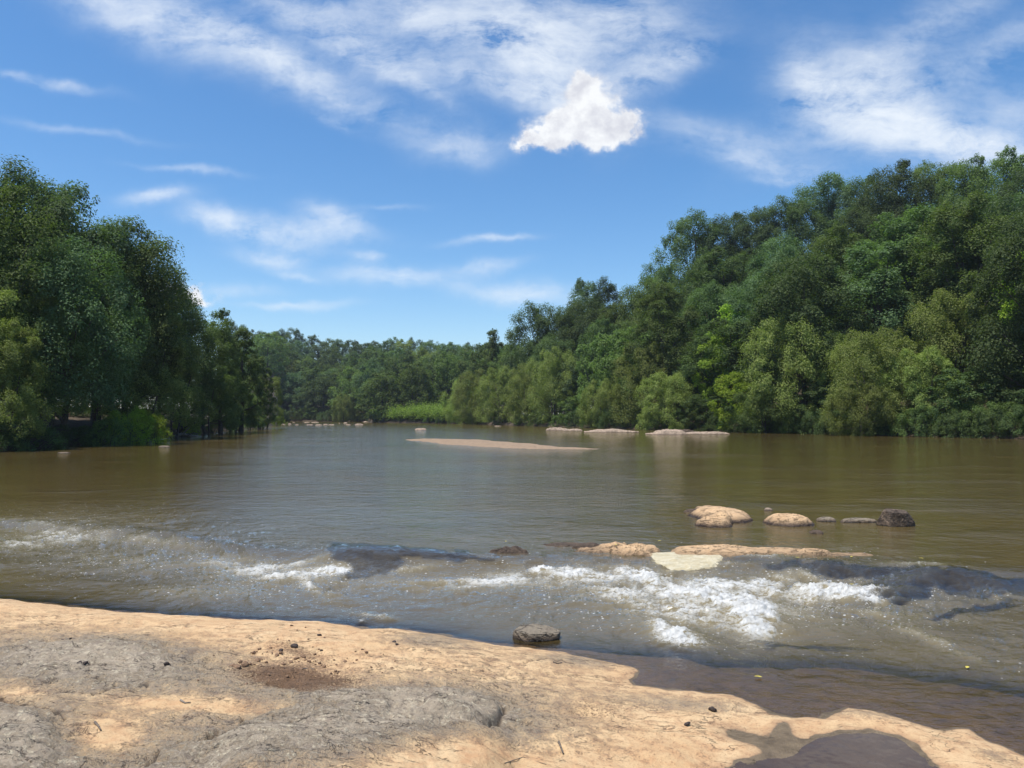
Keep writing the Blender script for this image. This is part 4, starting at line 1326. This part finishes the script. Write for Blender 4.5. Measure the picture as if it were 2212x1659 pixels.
    return dict(crown=crown, trunk=trunk, H=H if leaf != 0.12 else float(np.percentile(P[:, 2], 99.7)), R=R)


PROTO = {
    'oak': [gen_tree(s, 20, 6.0, 0.16, 'round', 30, 2.5, 16, 92, 0.135) for s in (1, 2, 3, 4)],
    'tall': [gen_tree(s, 22, 4.6, 0.22, 'round', 28, 2.1, 15, 86, 0.13) for s in (5, 6, 7)],
    'spire': [gen_tree(s, 18, 4.2, 0.10, 'column', 30, 1.5, 12, 50, 0.14) for s in (8, 9)],
    'willow': [gen_tree(s, 12, 6.2, 0.02, 'round', 34, 1.75, 18, 70, 0.10, up=0.5, vert=1.05, stems=4) for s in (11, 12, 13, 14)],
    'loose': [gen_tree(s, 13, 4.6, 0.08, 'round', 22, 1.45, 13, 42, 0.15, up=0.4, stems=2) for s in (15, 16)],
    'near_oak': [gen_tree(s, 19, 6.2, 0.24, 'round', 30, 2.5, 17, 92, 0.12, stems=1) for s in (21, 22, 23)],
    'near_loose': [gen_tree(s, 13, 5.0, 0.12, 'willow', 34, 1.35, 17, 72, 0.088, up=0.4, stems=2) for s in (24, 25)],
    'pine': [gen_tree(27, 15, 4.2, 0.15, 'pine', 40, 1.15, 9, 42, 0.10, up=-0.1, sub_r=0.45, vert=0.45)],
    'bush': [gen_tree(s, 3.0, 2.2, 0.0, 'willow', 18, 0.75, 13, 44, 0.055, up=0.6, vert=1.2, stems=3) for s in (31, 32, 33)],
    'far': [gen_tree(s, 17, 5.8, 0.02, 'round', 24, 2.4, 12, 42, 0.22) for s in (41, 42, 43, 44, 45)],
}
trng = random.Random(11)
PLACED = []        # for labels and spacing: (x_px, depth, top, label)


def tree(name, kind, x, Y, top, width=None, mat='mid', label=None, cat='tree', group=None, k=None, base=None, zs=None):
    protos = PROTO[kind]
    p = protos[(k if k is not None else trng.randrange(len(protos))) % len(protos)]
    X, ztop = at_depth(x, top, Y)
    X = float(X); ztop = float(ztop)
    zb = float(terrain(X, Y)) if base is None else base
    zb = max(zb, UP)
    h = max(1.0, ztop - zb)
    sz = h / p['H']
    sx = sz if width is None else (width / FPX * Y / 2) / p['R']
    sx = max(sx, (0.72 if kind in ('tall', 'spire', 'willow') else 0.88) * sz)
    e = bpy.data.objects.new(name, None)
    COL.objects.link(e)
    e.empty_display_size = 0.5
    e.location = (X, Y, zb - 0.1)
    e.rotation_euler = (0, 0, trng.uniform(0, 2 * PI))
    e.scale = (sx * trng.uniform(.94, 1.06), sx * trng.uniform(.94, 1.06), sz)
    c = bpy.data.objects.new('crown', p['crown']); COL.objects.link(c); c.parent = e
    c.material_slots[0].link = 'OBJECT'
    c.material_slots[0].material = LEAF[mat]
    t = bpy.data.objects.new('trunk', p['trunk']); COL.objects.link(t); t.parent = e
    tag(e, label, cat, group)
    return e


GR = 'trees along the right bank'
RIGHT = [  # x, depth, top, width, kind, mat, label
    (1000, 196, 815, 80, 'willow', 'olive', 'low olive willow at the tip of the bank beside the reed patch'),
    (1030, 184, 797, 110, 'willow', 'olive', 'olive willow with rounded top, second one from the reed patch'),
    (1085, 172, 792, 110, 'willow', 'olive', 'wide olive willow below the pointed bright green tree'),
    (1145, 160, 782, 110, 'willow', 'olive', 'olive willow standing at the water below the dark oak'),
    (1200, 150, 752, 110, 'willow', 'olive', 'tall olive willow rising left of the mid green broadleaf'),
    (1250, 146, 770, 90, 'loose', 'blue', 'bluish green tree squeezed between two olive willows'),
    (1300, 138, 722, 110, 'loose', 'mid', 'mid green broadleaf with jagged crown behind the small front willow'),
    (1245, 140, 850, 70, 'loose', 'mid', 'short leafy tree at the waterline above the leftmost pale rocks'),
    (1300, 130, 818, 95, 'willow', 'olive', 'small yellowish willow over the water above the long pale rock'),
    (1345, 128, 865, 70, 'loose', 'mid', 'low bushy tree at the waterline just right of the small front willow'),
    (1395, 122, 738, 130, 'willow', 'olive', 'broad olive willow in the middle of the right bank row'),
    (1440, 113, 800, 120, 'willow', 'olive', 'full olive willow directly above the grey domed rock'),
    (1350, 135, 702, 80, 'loose', 'mid', 'bright mid green tree with spiky top behind the broad olive willow'),
    (1490, 118, 770, 110, 'loose', 'dark', 'shaded dark green tree between olive willow and yellow green sycamore'),
    (1520, 108, 850, 100, 'loose', 'dark', 'dark shaded tree hanging over the last flat pale rock'),
    (1590, 116, 655, 85, 'loose', 'bright', 'tall bright yellow green sycamore with round head'),
    (1560, 110, 715, 80, 'loose', 'bright', 'bright green sycamore leaning just below the round headed one'),
    (1640, 112, 735, 80, 'loose', 'blue', 'bluish green tree behind the right side of the bright sycamore'),
    (1600, 98, 795, 130, 'loose', 'bright', 'low spreading sycamore with yellow leaves over the water'),
    (1700, 94, 678, 175, 'willow', 'olive', 'big olive willow with dome top, tallest right of the sycamores'),
    (1655, 93, 830, 120, 'willow', 'mid', 'mid green willow skirt at the foot of the big dome willow'),
    (1805, 92, 715, 110, 'willow', 'olive', 'smaller olive willow between the dome willow and the broad leaning one'),
    (1760, 90, 830, 110, 'loose', 'dark', 'dark tangle of a tree in the shade between two willows'),
    (1880, 83, 708, 170, 'willow', 'olive', 'broad olive willow leaning over the river on the right bank'),
    (1860, 80, 820, 120, 'willow', 'olive', 'low olive willow with drooping twigs touching the water'),
    (2050, 84, 622, 190, 'willow', 'olive', 'tallest olive willow near the right edge'),
    (1985, 80, 750, 130, 'willow', 'olive', 'mid-height willow filling between the broad one and the tallest one'),
    (2075, 76, 790, 150, 'loose', 'dark', 'dark green tree in shade under the tallest willow'),
    (2165, 74, 780, 130, 'loose', 'dark', 'dark tree at the waterline at the right edge, nearer one'),
    (2190, 80, 700, 110, 'loose', 'dark', 'dark tree at the right edge standing below the yellow green one'),
    (2258, 80, 512, 115, 'loose', 'bright', 'yellow green tree cut by the right edge high above the water'),
    (2290, 70, 760, 160, 'loose', 'dark', 'dark riverside tree cut by the right edge'),
]
for k, (x, Y, top, w, kind, mt, lb) in enumerate(RIGHT):
    if kind == 'willow' and x > 1380: w *= 1.15
    tree({'willow': 'willow_tree', 'loose': 'broadleaf_tree'}[kind], kind, x, Y, top, w, mt, lb, group=GR, k=k)

GS = 'tall trees behind the right bank against the sky'
SKYL = [
    (1065, 215, 708, 80, 'spire', 'mid', 'pointed mid green tree just left of the first dark oak'),
    (1105, 205, 745, 80, 'tall', 'mid', 'rounded green tree at the foot of the first dark oak'),
    (1030, 230, 745, 70, 'far', 'mid', 'shorter green tree left of the pointed one'),
    (1165, 180, 652, 120, 'oak', 'dark', 'first big dark oak on the skyline above the willows'),
    (1225, 182, 662, 90, 'oak', 'dark', 'dark oak joined to the right side of the first big oak'),
    (1268, 178, 600, 62, 'tall', 'blue', 'left head of the twin tall crowns standing above the oaks'),
    (1312, 178, 604, 56, 'tall', 'blue', 'right head of the twin tall crowns standing above the oaks'),
    (1260, 168, 642, 130, 'oak', 'dark', 'wide dark oak beneath the twin tall crowns'),
    (1330, 165, 655, 100, 'oak', 'mid', 'mid green oak right of and below the twin crowns'),
    (1392, 166, 610, 120, 'oak', 'mid', 'large green oak left of where the steep hill starts'),
    (1445, 160, 640, 110, 'oak', 'dark', 'dark oak at the foot of the steep hill front'),
    (1375, 150, 690, 110, 'oak', 'mid', 'oak in the second row above the broad olive willow'),
    (1300, 158, 690, 100, 'oak', 'dark', 'dark oak in the second row behind the jagged broadleaf'),
    (1200, 165, 722, 110, 'oak', 'dark', 'dark oak low behind the tall olive willow'),
    (1140, 178, 735, 90, 'oak', 'dark', 'dark oak low behind the third olive willow'),
]
for k, (x, Y, top, w, kind, mt, lb) in enumerate(SKYL):
    tree('oak_tree' if kind == 'oak' else 'forest_tree', kind, x, Y, top, w, mt, lb, group=GS, k=k)

GL = 'trees on the left bank'
LEFT = [
    (45, 58, 345, 250, 'near_oak', 'blue', 'tallest tree of the left bank with high rounded top'),
    (-30, 52, 365, 200, 'near_oak', 'mid', 'tall dark tree at the left edge in front of the tallest one'),
    (120, 62, 372, 130, 'near_oak', 'blue', 'tall tree forming the right shoulder of the highest crown'),
    (150, 54, 520, 200, 'near_oak', 'blue', 'bluish full tree in the middle height of the left bank mass'),
    (215, 66, 492, 110, 'near_oak', 'mid', 'green tree stepping down right of the highest crown'),
    (275, 68, 484, 120, 'near_oak', 'mid', 'green oak with open twiggy top above the yellowish tree'),
    (300, 72, 560, 110, 'near_oak', 'blue', 'bluish oak shoulder just left of the small white cloud'),
    (12, 46, 690, 120, 'near_loose', 'olive', 'olive willow-like tree sunlit at the left edge'),
    (-50, 47, 600, 150, 'near_loose', 'olive', 'rusty olive tree at the left edge above the sunlit one'),
    (95, 52, 640, 150, 'near_oak', 'mid', 'green tree with layered leaves in front of the left bank mass'),
    (222, 64, 640, 130, 'near_oak', 'mid', 'mid green shaded tree between layered green one and yellowish one'),
    (-40, 74, 600, 150, 'oak', 'dark', 'dark tree in the wood behind the trunks, nearest the left edge'),
    (40, 78, 640, 150, 'oak', 'dark', 'dark tree in the wood seen between the two bare trunks'),
    (115, 80, 640, 140, 'oak', 'mid', 'green tree deep in the wood behind the green bush'),
    (185, 84, 650, 130, 'oak', 'dark', 'dark tree deep in the wood behind the largest bush'),
    (250, 90, 650, 120, 'oak', 'dark', 'dark tree deep in the wood behind the yellowish one'),
    (-60, 62, 850, 120, 'bush', 'dark', 'undergrowth thicket behind the trunks by the left edge'),
    (20, 66, 856, 110, 'bush', 'dark', 'undergrowth thicket behind the first bare trunk'),
    (85, 69, 860, 100, 'bush', 'mid', 'undergrowth thicket between the bare trunks'),
    (150, 72, 862, 100, 'bush', 'dark', 'undergrowth thicket behind the second bare trunk'),
    (215, 75, 862, 90, 'bush', 'dark', 'undergrowth thicket behind the green bush'),
    (318, 66.5, 640, 160, 'near_loose', 'olive', 'yellowish olive tree leaning to the river on the left bank'),
    (372, 73, 715, 120, 'near_loose', 'olive', 'second yellowish olive tree lower towards the water'),
    (398, 84, 628, 100, 'pine', 'blue', 'sparse conifer with drooping branches against the small cloud'),
    (350, 80, 612, 90, 'near_oak', 'dark', 'dark crown right behind the sparse conifer'),
    (440, 90, 690, 80, 'near_oak', 'mid', 'green rounded tree right of the sparse conifer'),
    (480, 92, 662, 100, 'spire', 'mid', 'pointed feathery green tree in the middle of the descending row'),
    (525, 98, 705, 110, 'spire', 'mid', 'second feathery tree just right of the pointed one'),
    (450, 84, 780, 130, 'near_loose', 'mid', 'green spreading tree with low boughs above the driftwood'),
    (505, 98, 800, 110, 'near_loose', 'mid', 'green leafy tree dipping to the water beyond the driftwood'),
    (562, 118, 765, 80, 'spire', 'mid', 'last tall green tree of the left row before the gap'),
    (575, 122, 808, 84, 'near_loose', 'olive', 'sunlit olive willow at the tip of the left bank'),
    (540, 112, 850, 70, 'near_loose', 'mid', 'low green tree just left of the sunlit willow at the tip'),
]
for k, (x, Y, top, w, kind, mt, lb) in enumerate(LEFT):
    if top < 400: top += 26
    tree({'oak': 'oak_tree', 'bush': 'thicket', 'near_oak': 'oak_tree', 'near_loose': 'willow_tree', 'pine': 'conifer_tree', 'spire': 'feathery_tree'}[kind], kind, x, Y, top, w, mt, lb, cat='thicket' if kind == 'bush' else 'tree', group=GL, k=k)

GB = 'bushes along the left bank'
for (x, Y, top, w, mt, lb) in [
        (285, 58.0, 878, 125, 'bright', 'large bright green bush on the left bank by the water'),
        (330, 61.5, 890, 85, 'bright', 'bright green bush at the right end, touching the water'),
        (240, 55.5, 898, 90, 'mid', 'green bush left of the large bright bush'),
        (395, 79, 885, 60, 'bright', 'bright bush behind the driftwood under the dark boughs'),
        (415, 81, 910, 34, 'bright', 'small bright bush glowing just right of the driftwood branch'),
        (60, 48, 905, 150, 'dark', 'low dark bush at the shaded bank on far left'),
        (-20, 45, 900, 130, 'dark', 'low dark bush cut by the left edge'),
        (140, 52.5, 915, 110, 'dark', 'low dark bush on the shaded bank, third from the left edge'),
        (200, 57, 915, 90, 'dark', 'low dark bush just before the green bushes begin'),
        (465, 93, 900, 60, 'dark', 'dark bush at the water under the spreading tree'),
        (505, 106, 895, 60, 'dark', 'dark bush at the water farther along the left bank'),
        (555, 128, 892, 50, 'mid', 'green bush below the last tall tree of the left row'),
        (600, 160, 895, 36, 'bright', 'small bright bush at the very tip of the left bank')]:
    tree('bush', 'bush', x, Y, top, w, mt, lb, cat='bush', group=GB)

BL = {}
GRB = 'bushes filling the foot of the right bank'
k = 0
for x in list(range(1010, 1960, 38)) + list(range(1970, 2360, 30)):
    b = float(np.interp((x - 1106) / FPX, _bx, _by)) - 0.4 + trng.uniform(0, 2)
    yb = 898 + 2.1 / b * FPX
    k += 1
    near = min(RIGHT, key=lambda q: abs(q[0] - x) + 0.2 * abs(q[1] - b))
    side = 'left of' if x < near[0] - 12 else 'right of' if x > near[0] + 12 else 'under'
    nm = ' '.join(near[6].split(' ')[:5]).rstrip(',')
    lbb = 'shaded low bush at the water %s the %s' % (side, nm)
    BL[lbb] = BL.get(lbb, 0) + 1
    if BL[lbb] > 1: lbb += ', ' + ['farther one', 'farthest one', 'last one'][min(BL[lbb] - 2, 2)]
    tree('bush', 'bush', x + trng.uniform(-8, 8), b, yb - trng.uniform(55, 85) * 90 / b * .8, trng.uniform(60, 85) * 90 / b, trng.choice(['dark', 'dark', 'mid']),
         lbb, cat='bush', group=GRB)

# ---- the wooded hill on the right
SKYC = [(1100, 745), (1130, 690), (1400, 640), (1430, 560), (1450, 500), (1500, 455), (1560, 452), (1600, 462), (1640, 440), (1700, 425), (1750, 400), (1800, 368), (1850, 378),
        (1900, 352), (1960, 345), (2000, 345), (2060, 338), (2110, 345), (2160, 325), (2212, 318), (2400, 300)]
sxs = [a for a, _ in SKYC]; sys_ = [b for _, b in SKYC]
hill = []
row = 0
for frac in (0.14, 0.32, 0.50, 0.67, 0.84, 1.0):
    row += 1
    x = 1425 + trng.uniform(0, 15)
    while x < 2330:
        u = (x - 1106) / FPX
        b = float(np.interp(u, _bx, _by)); c = float(np.interp(u, _cx, _cy))
        Y = b + (c - b) * frac + trng.uniform(-5.5, 5.5)
        hill.append((x, Y, row))
        x += (7.2 if frac == 1.0 else 10.0) / Y * FPX * trng.uniform(0.85, 1.15)
HROW = {1: 'lowest hill row', 2: 'second row uphill', 3: 'third row uphill', 4: 'third row from hilltop', 5: 'second row from hilltop', 6: 'hilltop row'}
hcount = {}
LM = [(1430, 'steep hill front'), (1560, 'leaning sycamore'), (1640, 'round headed sycamore'), (1730, 'dome willow'), (1810, 'smaller olive willow'),
      (1900, 'broad leaning willow'), (1990, 'mid-height willow'), (2070, 'tallest willow'), (2150, 'waterside dark trees'), (2300, 'right edge')]
for (x, Y, rw) in hill:
    X = (x - 1106) / FPX * Y
    zb = float(terrain(X, Y))
    H = trng.uniform(13, 23)
    ytop = float(proj(X, Y, zb + H)[1])
    sky_y = float(np.interp(x, sxs, sys_))
    if rw == 6:
        ytop = sky_y + trng.uniform(-4, 8)
    ytop = max(ytop, sky_y + trng.uniform(0, 10))
    if float(at_depth(x, ytop, Y)[1]) - zb < 8: continue
    mt = trng.choices(['dark', 'mid', 'blue', 'bright'], [5, 4, 3, 0.5])[0]
    kind = trng.choice(['oak', 'oak', 'tall'])
    lm = min(LM, key=lambda q: abs(q[0] - x))
    base = '%s tree in %s above %s' % (LEAFWORD[mt], HROW[rw], lm[1])
    hcount.setdefault(base, []).append((x, tree('hill_tree', kind, x, Y, ytop, trng.uniform(10.0, 13.5) / Y * FPX, mt, base, group='trees covering the hill on the right')))
for base, lst in hcount.items():
    if len(lst) > 1:
        lst.sort(key=lambda q: q[0])
        for i, (x, o) in enumerate(lst):
            o['label'] = base + ', ' + (['left one', 'right one'] if len(lst) == 2 else ['leftmost', 'second from left', 'third from left', 'fourth from left', 'fifth from left', 'sixth from left'])[min(i, 5 if len(lst) > 2 else 1)]

# ---- the far wooded ridge beyond the bend
far_n = {}
fsx = [f[0] for f in FARSKY]; fsy = [f[1] for f in FARSKY]
FR = [(0.03, 'shore row'), (0.10, 'second row'), (0.20, 'low slope'), (0.32, 'lower slope'), (0.45, 'middle slope'), (0.60, 'high slope'), (0.78, 'upper slope'), (1.0, 'crest')]
FLM = [(560, 'the feathery trees'), (620, 'the left tip'), (680, 'the far rocks'), (745, 'the round far willow'), (800, 'the first reeds'),
       (870, 'the left reeds'), (940, 'the right reeds'), (1000, 'the low olive willow'), (1070, 'the pointed tree'), (1120, 'the first dark oak')]
for (fr, rn) in FR:
    x = 500 + trng.uniform(0, 20)
    while x < 1130:
        u = (x - 1106) / FPX
        b = max(float(np.interp(u, _bx, _by)), 225 if x < 1100 else 200); c = 420.0
        if x < 612: b = 292
        Y = b + 4 + (c - b) * fr + trng.uniform(-4, 4)
        X = u * Y
        step = 10.5 / Y * FPX * trng.uniform(0.85, 1.15)
        zb = float(terrain(X, Y))
        if x < 612:
            zb = max(zb, (c - 288) / 132 * 0 + (Y - 288) / 132 * float(np.interp(0.0, [0], [31])))
        sk = float(np.interp(x, fsx, fsy))
        ytop = float(proj(X, Y, zb + trng.uniform(14, 19))[1])
        if fr == 1.0: ytop = sk + trng.uniform(-12, 5)
        ytop = max(ytop, sk + trng.uniform(-8, 4))
        if float(at_depth(x, ytop, Y)[1]) - zb > 7:
            mt = trng.choices(['dark', 'mid', 'blue', 'olive'], [4, 3, 3, 0.6])[0]
            lm = min(FLM, key=lambda q: abs(q[0] - x))
            base = '%s tree on %s of far ridge above %s' % (LEAFWORD[mt], rn, lm[1])
            o = tree('ridge_tree', 'far', x, Y, ytop, trng.uniform(11.5, 15) / Y * FPX, mt, base, group='trees covering the far ridge', base=zb)
            far_n.setdefault(base, []).append((x, o))
        x += step
for base, lst in far_n.items():
    if len(lst) > 1:
        lst.sort(key=lambda q: q[0])
        for i, (x, o) in enumerate(lst):
            o['label'] = base + ', ' + (['left one', 'right one'] if len(lst) == 2 else ['leftmost', 'second from left', 'third from left', 'fourth from left'])[min(i, 3 if len(lst) > 2 else 1)]

tree('willow_tree', 'willow', 742, 262, 850, 46, 'olive', 'round olive willow on the far shore beyond the bend', group='small trees on the far shore')
tree('willow_tree', 'willow', 770, 266, 868, 34, 'olive', 'smaller olive willow right beside the round one on the far shore', group='small trees on the far shore')
tree('broadleaf_tree', 'loose', 800, 262, 824, 60, 'mid', 'brighter green broadleaf on the far shore left of the reeds', group='small trees on the far shore')
tree('broadleaf_tree', 'loose', 672, 286, 878, 30, 'mid', 'small pale green tree low on the far shore behind bright rocks', group='small trees on the far shore')
tree('broadleaf_tree', 'loose', 650, 290, 846, 44, 'blue', 'bluish tree on the far shore beside the small pale one', group='small trees on the far shore')


x = 612
while x < 1000:
    b = float(np.interp((x - 1106) / FPX, _bx, _by))
    tree('bush', 'bush', x, b + 1.2 + trng.uniform(0, 1.5), 898 - trng.uniform(4, 16), trng.uniform(22, 34), trng.choice(['dark', 'mid', 'blue']),
         'small shaded bush fringing the far shore at the river bend', cat='bush', group='bushes fringing the far shore')
    x += trng.uniform(11, 17) if x < 800 else 30


# ---- reed and shrub patch in front of the far bank (nobody could count the stems)
def build_reeds():
    r = np.random.RandomState(5)
    us = []
    P = []
    n = 0
    for k in range(520):
        x = r.uniform(806, 1003)
        u = (x - 1106) / FPX
        b = float(np.interp(u, _bx, _by))
        Y = b + 0.5 + abs(r.randn()) * 4 + r.rand() * 3
        H = 2.4 + 1.5 * r.rand() + 1.4 * sstep(806, 1000, x) * r.rand() + (0.8 if r.rand() > .9 else 0)
        H = H * (0.7 + 0.6 * abs(float(pn(x * 0.09, 3.3, 8))) * 2) * (0.55 + 0.45 * float(sstep(806, 830, x)))
        X = u * Y
        zb = float(terrain(X, Y))
        m = 90
        e = r.randn(m, 3) * np.array([0.75, 0.75, 0.34]) * H * 0.42
        c = np.array([X, Y, max(zb, UP) + H * 0.55 + (Y - b) * 0.03])
        P.append(c + e)
    P = np.concatenate(P)
    P = P[P[:, 2] > UP]
    n = len(P)
    N = r.randn(n, 3) * 0.5 + np.array([0, 0, 0.7]); N /= np.linalg.norm(N, axis=1)[:, None]
    A = np.cross(N, r.randn(n, 3)); A /= np.linalg.norm(A, axis=1)[:, None]
    B = np.cross(N, A)
    s = (0.12 + 0.12 * r.rand(n))[:, None]
    V = np.stack([P - A * s, P - B * s * .6, P + A * s, P + B * s * .6], 1).reshape(-1, 3)
    me = np_mesh('grass', V, np.arange(4 * n).reshape(-1, 4), smooth=False, attrs={'rnd': np.repeat(np.clip(.5 + .3 * r.randn(n), 0, 1), 4)})
    o = link('grass', me, mat=LEAF['grass'])
    tag(o, 'bright green reeds and low brush covering the far bank point', 'grass', kind='stuff')


build_reeds()


# ---- driftwood at the left bank
def driftwood():
    def q(x, y, Y):
        X, z = at_depth(x, y, Y); return (float(X), Y, max(float(z), UP - 0.05))
    paths = [([q(372, 944, 76), q(392, 938, 76.5), q(412, 941, 77), q(436, 943, 77.5)], [.10, .16, .13, .05]),
             ([q(395, 938, 76.5), q(404, 928, 76.3), q(412, 921, 76.6)], [.11, .07, .02]),
             ([q(388, 940, 76.4), q(380, 930, 76), q(377, 924, 76)], [.09, .05, .02]),
             ([q(405, 941, 76.8), q(418, 935, 76), q(430, 938, 75.6)], [.09, .06, .02])]
    v, f = tubes(paths, 8)
    o = link('driftwood', np_mesh('driftwood', v, f), mat=M_DRIFT)
    tag(o, 'bleached driftwood log with bare branches at the left waterline', 'driftwood')
    paths = [([q(410, 940, 80), q(395, 925, 79), q(378, 905, 78.5), q(362, 880, 79)], [.14, .13, .10, .05]), ([q(395, 925, 79), q(425, 912, 78), q(445, 900, 78)], [.10, .07, .03])]
    v, f = tubes(paths, 8)
    o = link('dead_tree', np_mesh('dead_tree', v, f), mat=M_BARK)
    tag(o, 'dark leaning dead trunk behind the driftwood at left bank', 'dead tree')


driftwood()


# ------------------------------------------------------------------ thin summer haze between here and the far ridge
def haze():
    m = bpy.data.materials.new('haze'); m.use_nodes = True
    nt = NT(m.node_tree)
    for n in list(nt.n): nt.n.remove(n)
    out = nt.add('ShaderNodeOutputMaterial')
    v = nt.add('ShaderNodeVolumePrincipled')
    v.inputs['Color'].default_value = (0.80, 0.88, 1.0, 1)
    v.inputs['Density'].default_value = 0.00016
    v.inputs['Anisotropy'].default_value = 0.3
    nt.l.new(v.outputs[0], out.inputs['Volume'])
    x0, x1, y0, y1, z0, z1 = -8100, 8100, -520, 2700, -6, 90
    V = np.array([(x, y, z) for z in (z0, z1) for y in (y0, y1) for x in (x0, x1)], float)
    F = np.array([(0, 2, 3, 1), (4, 5, 7, 6), (0, 1, 5, 4), (2, 6, 7, 3), (0, 4, 6, 2), (1, 3, 7, 5)])
    o = link('haze', np_mesh('haze', V, F, smooth=False), mat=m)
    tag(o, kind='stuff')
    o['label'] = 'thin bluish summer haze over the river valley'


haze()
